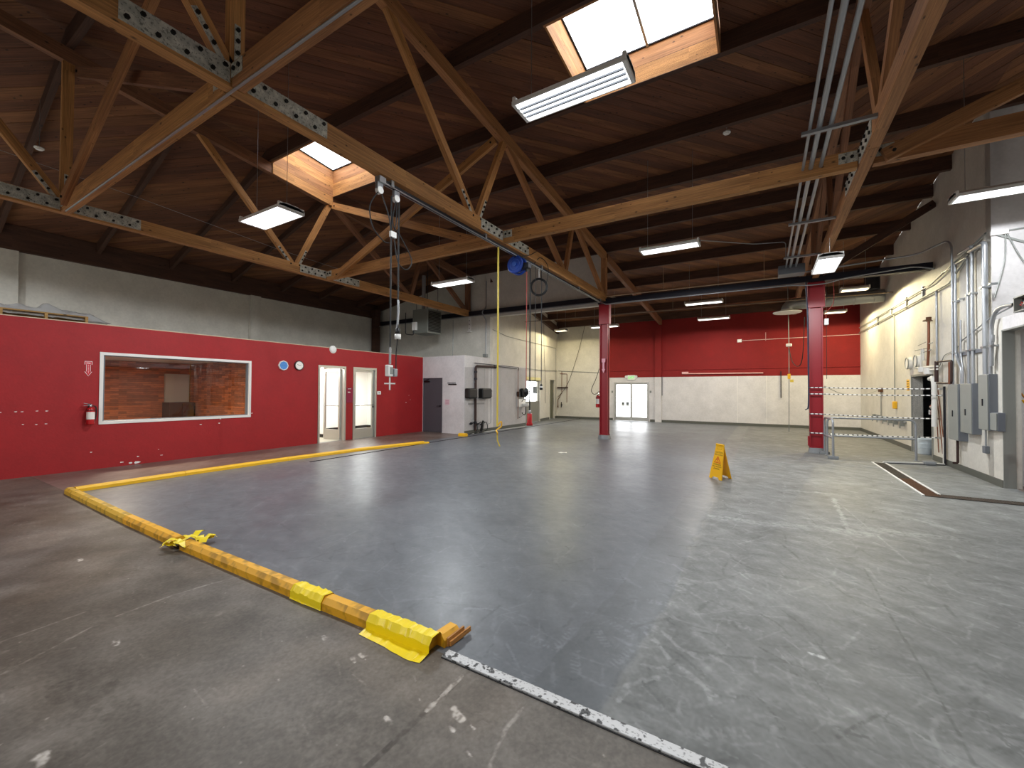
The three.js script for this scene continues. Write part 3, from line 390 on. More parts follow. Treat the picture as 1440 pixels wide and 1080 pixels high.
// rear rafters
for (const [x, l] of [[-4.5, 'dark rear rafter running from the first red post to the red wall'], [1.13, 'dark rear rafter above the second red post']]) tagged('rear_rafter', beam(V(x, yb(-13.4) - 0.14, -13.41), V(x, yb(RB) - 0.14, RB + 0.12), 0.14, 0.28), M.firDark, l, 'rafter', 'rear rafters');

// ================================================================ STEEL BEAM AND RED POSTS
tagged('steel_beam', [bx(DEEP + 0.1, -4.7, 4.52, 4.68, -13.38, -13.22), bx(-4.7, 3.33, 4.42, 4.58, -13.40, -13.20)], M.navyBeam, 'dark steel beam crossing the hall on top of the two red posts', 'beam');
function post(x, z, label, wid) {
  const t = thing('steel_post', label, 'post', V(x, 0, z), 'red posts');
  obj('footing', new THREE.CylinderGeometry(0.2, 0.24, 0.13, 4).rotateY(Math.PI / 4).translate(x, 0.065, z), M.concreteBlock, t);
  obj('shaft', [bx(x - wid / 2, x + wid / 2, 0.13, 4.42, z - 0.03, z + 0.03), bx(x - wid / 2, x - wid / 2 + 0.025, 0.13, 4.42, z - 0.1, z + 0.1), bx(x + wid / 2 - 0.025, x + wid / 2, 0.13, 4.42, z - 0.1, z + 0.1)], M.redPaint, t);
  obj('head_bracket', [bx(x - wid / 2 - 0.03, x + wid / 2 + 0.05, 3.75, 4.415, z - 0.095, z + 0.105, 0.01)], M.redPaint, t);
  obj('base_plate', bx(x - wid / 2 - 0.015, x + wid / 2 + 0.015, 0.13, 0.15, z - 0.12, z + 0.12), M.redPaint, t);
  if (x > 0) for (const s of [-1, 1]) obj('anchor_clip', bx(x + s * (wid / 2 + 0.005) - 0.03, x + s * (wid / 2 + 0.005) + 0.03, 0.17, 0.42, z - 0.06, z + 0.06, 0.008), M.redPaint, t);
  return t;
}
post(-4.5, -13.3, 'red steel post in mid floor carrying a fire extinguisher', 0.27); post(1.14, -13.35, 'red steel post wrapped by four striped barrier straps', 0.29);

// ================================================================ LAMPS
function fixture(c, axis, len, wid, col, label, k = 1, n = 4, wires = true, strips = false) {
  const t = thing('tube_light', label, 'light', c.clone().setY(c.y - 0.02), 'hanging fluorescent fixtures'), a = axis === 'x', place = (g) => { if (!a) g.rotateY(Math.PI / 2); g.translate(c.x, c.y, c.z); return g; };
  const w = wid / 2, prof = [[-w, -0.02], [-w + 0.012, -0.02], [-w + 0.012, 0.02], [w - 0.012, 0.02], [w - 0.012, -0.02], [w, -0.02], [w, 0.025], [w * 0.45, 0.085], [-w * 0.45, 0.085], [-w, 0.025]];
  const hg = new THREE.ExtrudeGeometry(polyShape(prof), { depth: len, bevelEnabled: false }); hg.translate(0, 0, -len / 2); hg.rotateY(Math.PI / 2); obj('housing', place(hg), M.whitePlastic, t);
  const step = (wid - 0.05) / n, tm = lampMat(col, 3.2);
  if (strips) for (let i = 1; i < n; i++) { const o = (i - n / 2) * step; obj('reflector_ridge', place(bx(-len / 2 + 0.05, len / 2 - 0.05, -0.03, 0.02, o - 0.008, o + 0.008)), M.panelDark, t); }
  for (let i = 0; i < n; i++) { const o = (i - (n - 1) / 2) * step, g = new THREE.CylinderGeometry(step * 0.36, step * 0.36, len - 0.08, 12); g.rotateZ(Math.PI / 2); g.translate(0, 0.0, o); obj('tube', place(g), tm, t); }
  for (const s of [-1, 1]) { const cap = obj('end_cap', place(bx(s * (len / 2 - 0.04), s * (len / 2), -0.025, 0.08, -w * 0.98, w * 0.98, 0.01)), M.whitePlastic, t); obj('lamp_holder', place(mergeGeometries(Array.from({ length: n }, (_, i) => bx(s * (len / 2 - 0.06), s * (len / 2 - 0.038), -0.02, 0.018, (i - (n - 1) / 2) * step - 0.012, (i - (n - 1) / 2) * step + 0.012)))), M.panelBox, cap); }
  for (const s of [-1, 1]) { const e = a ? V(c.x + s * len * 0.38, 0, c.z) : V(c.x, 0, c.z + s * len * 0.38), yt = wires ? under(e.x, e.z) + 0.3 : 4.5; obj('hanger_wire', sweep([V(e.x, c.y + 0.08, e.z), V(e.x, yt, e.z)], 0.004, 5), M.steel, t); }
  // one light strip under each tube of the nearest fixture, one sheet under the others; a small lamp for what leaves sideways
  const rows = strips ? n : 1; for (let i = 0; i < rows; i++) { const wv = strips ? step * 0.72 : wid * 0.9, o = strips ? (i - (n - 1) / 2) * step : 0, L = new THREE.RectAreaLight(col, LAMP * k * (strips ? 1.25 : 1), a ? len * 0.93 : wv, a ? wv : len * 0.93); L.name = 'lamp_light'; L.position.set(a ? 0 : o, -0.032, a ? o : 0); L.rotation.x = -Math.PI / 2; L.castShadow = true; t.add(L); }
  const PL = new THREE.SpotLight(col, SIDE * k * (c.z < -15 ? 0.4 : 1), 0, 1.55, 0.06); PL.name = 'side_light'; PL.position.set(0, -0.06, 0); PL.target.position.set(0, -2, 0); PL.castShadow = true; t.add(PL); t.add(PL.target); return t;
}
fixture(V(-1.71, 4.66, -3.98), 'x', 1.24, 0.34, COOL, 'four tube fluorescent fixture hanging right under the two pane skylight', 1, 4, true, true);
fixture(V(-7.35, 4.55, -4.0), 'x', 1.24, 0.46, COOL, 'wide six tube fixture hanging by the single pane skylight', 1, 6);
fixture(V(-7.17, 4.44, -8.72), 'x', 1.24, 0.34, COOL, 'fluorescent fixture hanging in front of the unit heater');
fixture(V(-1.79, 4.73, -9.65), 'x', 1.24, 0.34, COOL, 'fluorescent fixture hanging beyond the long tie beam over mid floor');
fixture(V(3.15, 4.6, -9.15), 'x', 1.24, 0.34, COOL, 'fluorescent fixture hanging above the wide doorway and electrical panels', 0.5);
fixture(V(1.07, 4.1, -10.35), 'z', 1.24, 0.40, COOL, 'fixture fastened lengthwise under the truss just ahead of the striped red post', 1, 6, false);
fixture(V(-1.85, 4.72, -16.2), 'x', 1.24, 0.34, NEUTRAL, 'fluorescent fixture behind the steel beam, upper of the two between the red posts', 1.15);
fixture(V(-1.85, 4.67, -19.6), 'x', 1.24, 0.34, NEUTRAL, 'fluorescent fixture close to the red wall, lower of the two between the red posts', 1.15);
fixture(V(-6.1, 4.43, -18.0), 'x', 1.24, 0.34, NEUTRAL, 'fluorescent fixture partly hidden by the red post with the extinguisher', 1.15);
fixture(V(-8.93, 4.65, -19.6), 'x', 0.62, 0.34, WARM, 'small looking lit fixture near the cream corner of the rear bay', 1.3);
fixture(V(2.32, 4.65, -16.0), 'x', 0.68, 0.36, WARM, 'yellowish fixture above the round duct by the right wall', 2.4);
fixture(V(2.3, 4.6, -19.85), 'x', 0.68, 0.36, WARM, 'warm glowing fixture below the duct in front of the red wall corner', 2.0);
// the same fixtures continue behind the camera
fixture(V(-1.71, 4.66, 1.7), 'x', 1.24, 0.34, COOL, 'fluorescent fixture above the bare concrete behind the viewer'); fixture(V(-7.3, 4.6, 1.7), 'x', 1.24, 0.34, COOL, 'fluorescent fixture near the red partition behind the viewer'); fixture(V(-12.6, 4.55, 0.9), 'x', 1.24, 0.34, COOL, 'fluorescent fixture above the office roof behind the viewer', 0.8);
// office lamps
{ const t = thing('ceiling_light', 'ceiling lamp inside the office behind the window', 'light', V(-12.0, 2.3, -2.9)); obj('housing', bx(-12.15, -11.85, 2.31, 2.34, -3.5, -2.3), M.trimWhite, t); obj('diffuser', bx(-12.13, -11.87, 2.295, 2.31, -3.48, -2.32), lampMat(NEUTRAL, 2.0), t); const L = new THREE.RectAreaLight(new THREE.Color().setRGB(1, 0.93, 0.82), 260, 0.24, 1.1); L.position.set(0, -0.015, 0); L.rotation.x = -Math.PI / 2; t.add(L); }
{ const t = thing('ceiling_light', 'ceiling lamp in the room behind the open glass door', 'light', V(-12.4, 2.5, -7.4)); obj('housing', bx(-12.9, -11.9, 2.52, 2.55, -7.7, -7.1), M.trimWhite, t); obj('diffuser', bx(-12.88, -11.92, 2.505, 2.52, -7.68, -7.12), lampMat(COOL, 2.5), t); const L = new THREE.RectAreaLight(new THREE.Color().setRGB(0.97, 1, 0.96), 80, 0.9, 0.5); L.position.set(0, -0.01, 0); L.rotation.x = -Math.PI / 2; t.add(L); }
{ const t = thing('ceiling_light', 'ceiling lamp in the room behind the closed glass door', 'light', V(-12.4, 2.5, -10.2)); obj('housing', bx(-12.9, -11.9, 2.52, 2.55, -10.5, -9.9), M.trimWhite, t); obj('diffuser', bx(-12.88, -11.92, 2.505, 2.52, -10.48, -9.92), lampMat(COOL, 2.5), t); const L = new THREE.RectAreaLight(new THREE.Color().setRGB(0.97, 1, 0.98), 80, 0.9, 0.5); L.position.set(0, -0.01, 0); L.rotation.x = -Math.PI / 2; t.add(L); }
{ const t = thing('ceiling_light', 'ceiling lamp in the side room behind the wide doorway', 'light', V(5.2, 2.65, -8.6)); obj('housing', bx(4.6, 5.8, 2.67, 2.7, -8.75, -8.45), M.trimWhite, t); obj('diffuser', bx(4.62, 5.78, 2.655, 2.67, -8.73, -8.47), lampMat(COOL, 2.5), t); const L = new THREE.RectAreaLight(COOL, 50, 1.1, 0.25); L.position.set(0, -0.01, 0); L.rotation.x = -Math.PI / 2; t.add(L); }
// ================================================================ WINDOW AND DOORS
{ const t = thing('window_3', 'wide office window with white frame in the red partition', 'window', V(WX, win.y0, (win.z0 + win.z1) / 2), undefined, 'structure'); t.name = 'window_3';
  const { z0, z1, y0, y1 } = win, f = 0.055;
  obj('frame', wallX(WX - 0.125, WX + 0.015, rect(z0, z1, y0, y1), [rect(z0 + f, z1 - f, y0 + f, y1 - f)]), M.trimWhite, t);
  obj('sash', wallX(WX - 0.1, WX - 0.03, rect(z0 + f, z1 - f, y0 + f, y1 - f), [rect(z0 + f + 0.03, z1 - f - 0.03, y0 + f + 0.015, y1 - f - 0.015)]), M.panelDark, t);
  obj('pane', new THREE.PlaneGeometry(z1 - z0 - 2 * f - 0.06, y1 - y0 - 2 * f - 0.03).rotateY(Math.PI / 2).translate(WX - 0.065, (y0 + y1) / 2, (z0 + z1) / 2), M.glassDark, t); }
function glassLeaf(t, z0, z1, y1) { // leaf in the wall plane, local to the red partition
  const xa = WX - 0.09, xb = WX - 0.045, s = 0.075, low = 0.32;
  obj('leaf_frame', wallX(xa, xb, rect(z0, z1, 0.012, y1), [rect(z0 + s, z1 - s, low, y1 - s)]), M.alu, t);
  obj('pane', new THREE.PlaneGeometry(z1 - z0 - 2 * s, y1 - s - low).rotateY(Math.PI / 2).translate((xa + xb) / 2, (low + y1 - s) / 2, (z0 + z1) / 2), M.glass, t);
  obj('push_bar', [cyl(V(xb + 0.03, 1.06, z0 + s * 0.6), V(xb + 0.03, 1.06, z1 - s * 0.6), 0.014), cyl(V(xb, 1.06, z0 + s * 0.6), V(xb + 0.03, 1.06, z0 + s * 0.6), 0.012), cyl(V(xb, 1.06, z1 - s * 0.6), V(xb + 0.03, 1.06, z1 - s * 0.6), 0.012)], M.chrome, t);
}
function doorFrame(t, d) { const f = 0.05; obj('door_frame', wallX(WX - 0.13, WX + 0.02, [[d.z0 - 0.01, 0], [d.z0 - 0.01, d.y + 0.01], [d.z1 + 0.01, d.y + 0.01], [d.z1 + 0.01, 0], [d.z1 - f, 0], [d.z1 - f, d.y - f], [d.z0 + f, d.y - f], [d.z0 + f, 0]].reverse()), M.alu, t); }
{ const t = thing('door_1', 'glass door standing open into the white room beside the wall plaque', 'door', V(WX, 0, -7.9), undefined, 'structure'); t.name = 'door_1'; doorFrame(t, doorA);
  const xa = WX - 0.13, L = 0.8, z = doorA.z0 + 0.075, s = 0.075, low = 0.32, top = doorA.y - 0.06;
  obj('leaf_frame', wallZ(z - 0.022, z + 0.022, rect(xa - L, xa, 0.012, top), [rect(xa - L + s, xa - s, low, top - s)]), M.alu, t);
  obj('pane', new THREE.PlaneGeometry(L - 2 * s, top - s - low).translate(xa - L / 2, (low + top - s) / 2, z), M.glass, t);
  obj('push_bar', [cyl(V(xa - L + 0.04, 1.06, z + 0.055), V(xa - 0.04, 1.06, z + 0.055), 0.014), cyl(V(xa - L + 0.05, 1.06, z + 0.02), V(xa - L + 0.05, 1.06, z + 0.055), 0.012), cyl(V(xa - 0.05, 1.06, z + 0.02), V(xa - 0.05, 1.06, z + 0.055), 0.012)], M.chrome, t); }
{ const t = thing('door_2', 'closed glass door in the red partition beside the thermostat', 'door', V(WX, 0, -9.1), undefined, 'structure'); t.name = 'door_2'; doorFrame(t, doorB); glassLeaf(t, doorB.z0 + 0.055, doorB.z1 - 0.055, doorB.y - 0.06);
  obj('lock', disc(V(WX - 0.045, 1.0, doorB.z0 + 0.09), V(1, 0, 0), 0.025, 0.02, 12), M.darkSteel, t); }
{ const t = thing('door_3', 'glass double doors with daylight behind, under the exit sign', 'door', V(-6, 0, RB), undefined, 'structure'); t.name = 'door_3'; const { x0, x1, y } = bd, f = 0.06, mid = (x0 + x1) / 2;
  obj('door_frame', wallZ(RB - 0.12, RB + 0.03, [[x0, 0], [x0, y], [x1, y], [x1, 0], [x1 - f, 0], [x1 - f, y - f], [x0 + f, y - f], [x0 + f, 0]].reverse()), M.alu, t);
  for (const [a, b, sg] of [[x0 + f, mid - 0.003, 1], [mid + 0.003, x1 - f, -1]]) { obj('leaf_frame', wallZ(RB - 0.07, RB - 0.025, rect(a, b, 0.01, y - f), [rect(a + 0.05, b - 0.05, 0.2, y - f - 0.06)]), M.alu, t); obj('pane', new THREE.PlaneGeometry(b - a - 0.1, y - f - 0.26).translate((a + b) / 2, (0.2 + y - f - 0.06) / 2, RB - 0.05), M.glass, t); obj('push_bar', cyl(V(a + 0.04, 0.98, RB), V(b - 0.04, 0.98, RB), 0.013), M.alu, t); }
  obj('handle', [cyl(V(mid - 0.05, 0.7, RB - 0.02), V(mid - 0.05, 0.7, RB + 0.03), 0.012), bx(mid - 0.13, mid - 0.04, 0.69, 0.71, RB + 0.025, RB + 0.04)], M.darkSteel, t); }
{ const t = thing('door_4', 'half glazed grey door with daylight in its window in the cream side wall', 'door', slantPt((sdA.u0 + sdA.u1) / 2, 0), undefined, 'structure'); t.name = 'door_4'; const a = sdA.u0, b = sdA.u1, y = sdA.y, w0 = onSlant(742, 565).y, w1 = 2.02;
  obj('door_frame', onSlantWall(wallZ(-0.15, 0.03, [[a, 0], [a, y], [b, y], [b, 0], [b - 0.07, 0], [b - 0.07, y - 0.12], [a + 0.05, y - 0.12], [a + 0.05, 0]].reverse())), M.cream, t);
  obj('leaf', onSlantWall(wallZ(-0.08, -0.03, rect(a + 0.05, b - 0.07, 0.01, y - 0.12), [rect(a + 0.1, b - 0.12, w0, w1)])), std(0x77766c, 0.5), t);
  obj('pane', onSlantWall(new THREE.PlaneGeometry(b - a - 0.22, w1 - w0).translate((a + b) / 2 - 0.01, (w0 + w1) / 2, -0.05)), M.glass, t); obj('roller_blind', onSlantWall(bx(a + 0.02, b - 0.02, y - 0.28, y - 0.13, 0.0, 0.07, 0.02)), std(0xd9d09a, 0.7), t); }
{ const t = thing('door_5', 'narrow dark open doorway at the rear cream corner', 'door', slantPt((sdB.u0 + sdB.u1) / 2, 0), undefined, 'structure'); t.name = 'door_5'; const a = sdB.u0, b = sdB.u1, y = sdB.y;
  obj('door_frame', onSlantWall(wallZ(-0.15, 0.04, [[a - 0.05, 0], [a - 0.05, y + 0.06], [b + 0.05, y + 0.06], [b + 0.05, 0], [b, 0], [b, y], [a, y], [a, 0]].reverse())), M.cream, t); obj('leaf', onSlantWall(bx(a, b, 0.01, y, -0.1, -0.06)), std(0x5c5d4a, 0.55), t); }
{ const t = thing('door_6', 'plain dark grey steel door in the white utility wall', 'door', V((gd.x0 + gd.x1) / 2, 0, -11.77), undefined, 'structure'); t.name = 'door_6'; const { x0, x1, y } = gd;
  obj('door_frame', wallZ(-11.86, -11.755, [[x0, 0], [x0, y], [x1, y], [x1, 0], [x1 - 0.03, 0], [x1 - 0.03, y - 0.03], [x0 + 0.03, y - 0.03], [x0 + 0.03, 0]].reverse()), M.doorGrey, t); obj('leaf', bx(x0 + 0.032, x1 - 0.032, 0.01, y - 0.032, -11.82, -11.775), M.doorGrey, t);
  obj('door_closer', [bx(x0 + 0.05, x0 + 0.32, y - 0.16, y - 0.1, -11.775, -11.72, 0.01), beam(V(x0 + 0.1, y - 0.09, -11.73), V(x0 + 0.3, y - 0.04, -11.75), 0.02, 0.012)], M.black, t);
  obj('handle', [disc(V(x1 - 0.1, 0.98, -11.775), V(0, 0, 1), 0.03, 0.02, 14), cyl(V(x1 - 0.1, 0.98, -11.74), V(x1 - 0.22, 0.98, -11.73), 0.012)], M.black, t); }
{ const t = thing('door_7', 'open doorway in the right wall with a bucket inside', 'door', V(RX, 0, -14.3), undefined, 'structure'); t.name = 'door_7'; const { z0, z1, y } = rd;
  obj('door_frame', wallX(RX - 0.02, RX + 0.21, [[z0 - 0.05, 0], [z0 - 0.05, y + 0.05], [z1 + 0.05, y + 0.05], [z1 + 0.05, 0], [z1, 0], [z1, y], [z0, y], [z0, 0]].reverse()), M.greyPaint, t); obj('dark_post', bx(RX + 0.24, RX + 0.3, 0.01, y, -15.9, -15.84), M.black, t); }
// ================================================================ ON THE RED PARTITION
function clockFace(ring_, face, draw) { return canvasTex(128, 128, (c) => { c.fillStyle = ring_; c.fillRect(0, 0, 128, 128); c.fillStyle = face; c.beginPath(); c.arc(64, 64, 60, 0, 7); c.fill(); draw(c); }); }
function wallClock(px, py, r, rim, tex, label, octagon) {
  const c = onX(WX, px, py), t = thing('wall_clock', label, 'clock', V(WX, c.y - r, c.z), 'clocks on the red partition'), seg = octagon ? 8 : 28;
  const g = disc(c, V(1, 0, 0), r, 0.035, seg, r * 0.97); obj('case', g, rim, t);
  const f = new THREE.CircleGeometry(r * 0.84, 32); f.rotateY(Math.PI / 2); f.translate(c.x + 0.037, c.y, c.z); obj('dial', f, std(0xffffff, 0.4, 0, { map: tex }), t);
  obj('rim', ring(V(c.x + 0.035, c.y, c.z), r * 0.9, r * 0.09, V(1, 0, 0), octagon ? 8 : 28), rim, t);
}
wallClock(398, 514, 0.135, M.whitePlastic, clockFace('#3f86cf', '#3c82cc', (c) => { c.strokeStyle = '#2c66a8'; c.lineWidth = 4; c.beginPath(); c.moveTo(34, 70); c.lineTo(94, 70); c.stroke(); }), 'blue faced octagonal clock with a white rim', true);
wallClock(420, 514, 0.135, std(0x3a2c2a, 0.5), clockFace('#e9e4dc', '#efeae2', (c) => { c.strokeStyle = '#333'; c.lineWidth = 4; for (let k = 0; k < 12; k++) { const a = k / 12 * 6.283; c.beginPath(); c.moveTo(64 + 48 * Math.cos(a), 64 + 48 * Math.sin(a)); c.lineTo(64 + 55 * Math.cos(a), 64 + 55 * Math.sin(a)); c.stroke(); } c.lineWidth = 5; c.beginPath(); c.moveTo(30, 48); c.lineTo(64, 64); c.lineTo(92, 60); c.stroke(); }), 'white faced round clock with a dark rim', false);
{ const c = onX(WX, 468, 491.5), t = thing('round_wall_light', 'white domed round fitting at the top edge of the red partition', 'fitting', V(WX, c.y - 0.11, c.z)); obj('base', disc(V(WX, c.y, c.z), V(1, 0, 0), 0.115, 0.02, 28), M.whitePlastic, t); const d = new THREE.SphereGeometry(0.105, 24, 10, 0, Math.PI * 2, 0, Math.PI / 2); d.scale(1, 0.4, 1); d.rotateZ(-Math.PI / 2); d.translate(WX + 0.02, c.y, c.z); obj('dome', d, M.whitePlastic, t); }
{ const a = onX(WX, 124.5, 508), b = onX(WX, 124.5, 529), h = a.y - b.y, w = 0.105, z = a.z, y0 = b.y;
  const tex = canvasTex(96, 256, (c, W, H) => { c.fillStyle = '#f4eef0'; c.fillRect(0, 0, W, H); c.fillStyle = '#c01828'; c.fillRect(6, 6, W - 12, 50); c.fillRect(26, 50, 44, 130); c.beginPath(); c.moveTo(6, 176); c.lineTo(90, 176); c.lineTo(48, 250); c.fill(); c.fillStyle = '#fff'; c.font = 'bold 26px sans-serif'; c.textAlign = 'center'; c.fillText('FIRE', 48, 42); c.font = 'bold 13px sans-serif'; [...'EXTINGUISHER'].forEach((ch, i) => c.fillText(ch, 48, 68 + i * 12.4)); });
  const t = thing('arrow_sign', 'red and white fire extinguisher arrow sign on the red partition', 'sign', V(WX, y0, z));
  const sh = [[z - w / 2, y0 + h], [z - w / 2, y0 + h * 0.78], [z - w * 0.28, y0 + h * 0.78], [z - w * 0.28, y0 + h * 0.3], [z - w / 2, y0 + h * 0.3], [z, y0], [z + w / 2, y0 + h * 0.3], [z + w * 0.28, y0 + h * 0.3], [z + w * 0.28, y0 + h * 0.78], [z + w / 2, y0 + h * 0.78], [z + w / 2, y0 + h]];
  const g = wallX(WX, WX + 0.004, sh); const p = g.attributes.position, uv = new Float32Array(p.count * 2); for (let i = 0; i < p.count; i++) { uv[2 * i] = 0.5 - (p.getZ(i) - z) / w; uv[2 * i + 1] = (p.getY(i) - y0) / h; } g.setAttribute('uv', new THREE.BufferAttribute(uv, 2)); obj('plate', g, std(0xffffff, 0.5, 0, { map: tex }), t); }
function extinguisher(c, label, dirx = V(1, 0, 0), s = 1) { // c: bottom centre
  const t = thing('fire_extinguisher', label, 'fire extinguisher', c); const r = 0.062 * s, h = 0.36 * s;
  obj('cylinder', lathe([[0, 0], [r * 0.9, 0], [r, 0.015], [r, h - 0.07], [r * 0.75, h - 0.025], [r * 0.3, h], [0, h]], c, 20), M.redGloss, t);
  obj('label_band', lathe([[r + 0.0015, h * 0.3], [r + 0.0015, h * 0.72]], c, 20), std(0xe8e4dc, 0.5), t);
  obj('valve', lathe([[0, h], [0.022, h], [0.022, h + 0.035], [0, h + 0.035]], c, 10), M.chrome, t); const n = dirx.clone().normalize(), q = V(-n.z, 0, n.x);
  obj('handle', [beam(c.clone().add(V(0, h + 0.045, 0)).addScaledVector(q, -0.02), c.clone().add(V(0, h + 0.075, 0)).addScaledVector(q, 0.1), 0.02, 0.008), beam(c.clone().add(V(0, h + 0.03, 0)).addScaledVector(q, -0.02), c.clone().add(V(0, h + 0.028, 0)).addScaledVector(q, 0.1), 0.02, 0.008)], M.chrome, t);
  obj('hose', tube([c.clone().add(V(0, h + 0.02, 0)), c.clone().add(V(0, h, 0)).addScaledVector(q, -0.07), c.clone().add(V(0, h * 0.5, 0)).addScaledVector(q, -0.075), c.clone().add(V(0, h * 0.1, 0)).addScaledVector(q, -0.05)], 0.01, 6, 20), M.rubber, t);
  obj('bracket', [beam(c.clone().add(V(0, h * 0.2, 0)).addScaledVector(n, -r - 0.012), c.clone().add(V(0, h + 0.06, 0)).addScaledVector(n, -r - 0.012), 0.04, 0.01, n), lathe([[r + 0.002, h * 0.8], [r + 0.002, h * 0.84]], c, 20)], M.darkSteel, t);
}
{ const b = onX(WX, 125, 598); extinguisher(V(WX + 0.085, b.y + 0.02, b.z), 'red fire extinguisher on the red partition under the arrow sign', V(1, 0, 0), 0.92); }
{ const c = onX(WX, 532.5, 552.5), t = thing('thermostat', 'small white thermostat beside the closed glass door', 'thermostat', c); obj('case', bx(WX, WX + 0.03, c.y - 0.055, c.y + 0.055, c.z - 0.075, c.z + 0.075, 0.01), M.whitePlastic, t); obj('screen', bx(WX + 0.03, WX + 0.032, c.y - 0.012, c.y + 0.02, c.z - 0.025, c.z + 0.03), M.panelDark, t); }
{ const a = onX(WX, 487, 545), b = onX(WX, 495.5, 566), t = thing('wall_plaque', 'clear plaque with white lettering between the two glass doors', 'sign', V(WX, b.y, (a.z + b.z) / 2)); const y0 = b.y, y1 = a.y, z0 = b.z, z1 = a.z; obj('plate', bx(WX + 0.01, WX + 0.018, y0, y1, z0, z1), std(0x8a2440, 0.15), t); for (const [y, k] of [[0.93, 0.7], [0.72, 0.45], [0.68, 0.6]]) obj('lettering', bx(WX + 0.018, WX + 0.0195, mix(y0, y1, y) - 0.012, mix(y0, y1, y), mix(z1, z0, 0.2), mix(z1, z0, 0.2 + 0.7 * k)), M.trimWhite, t); for (const [z, y] of [[z0 + 0.015, y0 + 0.02], [z1 - 0.015, y1 - 0.02]]) obj('standoff', disc(V(WX, y, z), V(1, 0, 0), 0.008, 0.022, 8), M.chrome, t); }
// pallet and plastic sheet on the office roof
{ const x0 = -12.4, x1 = -11.28, z0 = -2.66, z1 = -1.55, y = 2.815, t = thing('pallet', 'wooden pallet lying on the office roof above the red partition', 'pallet', V((x0 + x1) / 2, y, (z0 + z1) / 2));
  for (let k = 0; k < 3; k++) { const z = mix(z0, z1 - 0.04, k / 2); obj('stringer', bx(x0, x1, y + 0.02, y + 0.12, z, z + 0.04), M.palletWood, t); }
  for (let k = 0; k < 7; k++) { const x = mix(x0, x1 - 0.1, k / 6); obj('deck_board', bx(x, x + 0.1, y + 0.12, y + 0.14, z0, z1), M.palletWood, t); } for (let k = 0; k < 3; k++) { const x = mix(x0, x1 - 0.1, k / 2); obj('bottom_board', bx(x, x + 0.1, y, y + 0.02, z0, z1), M.palletWood, t); }
  const W = 28, H = 28, g = new THREE.PlaneGeometry(1.5, 1.9, W, H); g.rotateX(-Math.PI / 2); const p = g.attributes.position; for (let i = 0; i < p.count; i++) { const x = p.getX(i), z = p.getZ(i), f = Math.max(Math.abs(x) / 0.75, Math.abs(z) / 0.95); let h = 0.145 + 0.09 * Math.abs(fbm(x * 4 + 9, z * 4, 3, 201) - 0.5) * 3 + 0.05 * vnoise(x * 9, z * 9, 207); h *= 1 - 0.85 * smooth(0.72, 1, f); h += 0.14 * Math.exp(-((x - 0.45) ** 2 + (z + 0.1) ** 2) / 0.012); p.setXYZ(i, x * 0.98 - 12.02, y + 0.03 + h, z - 2.05); } g.computeVertexNormals();
  tagged('plastic_sheet', g, phys({ color: 0xd8d8d8, roughness: 0.25, transmission: 0.55, thickness: 0, side: THREE.DoubleSide }), 'crumpled clear plastic sheet draped over the pallet', 'sheet'); }
// furniture seen inside the office
{ const z0 = -5.9, z1 = onX(-14.95, 238, 570).z, ct = onX(-14.95, 250, 566).y; const t = thing('cabinet', 'brown cabinet inside the office behind the window', 'cabinet', V(-15.2, 0, (z0 + z1) / 2)); obj('body', bx(-15.44, -14.95, 0, ct, z0, z1), M.sofa, t); obj('door', bx(-14.95, -14.93, 0.08, ct - 0.04, z0 + 0.02, (z0 + z1) / 2 - 0.01), M.sofa, t); obj('door', bx(-14.95, -14.93, 0.08, ct - 0.04, (z0 + z1) / 2 + 0.01, z1 - 0.02), M.sofa, t);
  const b = thing('whiteboard', 'pale board on the wall inside the office behind the window', 'board', V(-15.43, 0.75, -5.2)); const bz = onX(-15.43, 232, 550).z, bt = onX(-15.43, 250, 527).y; obj('panel', bx(-15.449, -15.43, 0.75, bt, -5.93, bz), std(0xb4b0a8, 0.35), b); obj('frame', wallX(-15.449, -15.42, rect(-5.95, bz + 0.02, 0.73, bt + 0.02), [rect(-5.93, bz, 0.75, bt)]), M.alu, b); }
{ const t = thing('wall_screen', 'dark flat screen on the white wall behind the closed glass door', 'screen', V(-13.2, 1.2, -11.68)); obj('panel', bx(-13.5, -12.6, 1.2, 1.75, -11.69, -11.65, 0.01), M.black, t); obj('bezel', wallZ(-11.65, -11.645, rect(-13.5, -12.6, 1.2, 1.75), [rect(-13.47, -12.63, 1.23, 1.72)]), M.rubber, t); }

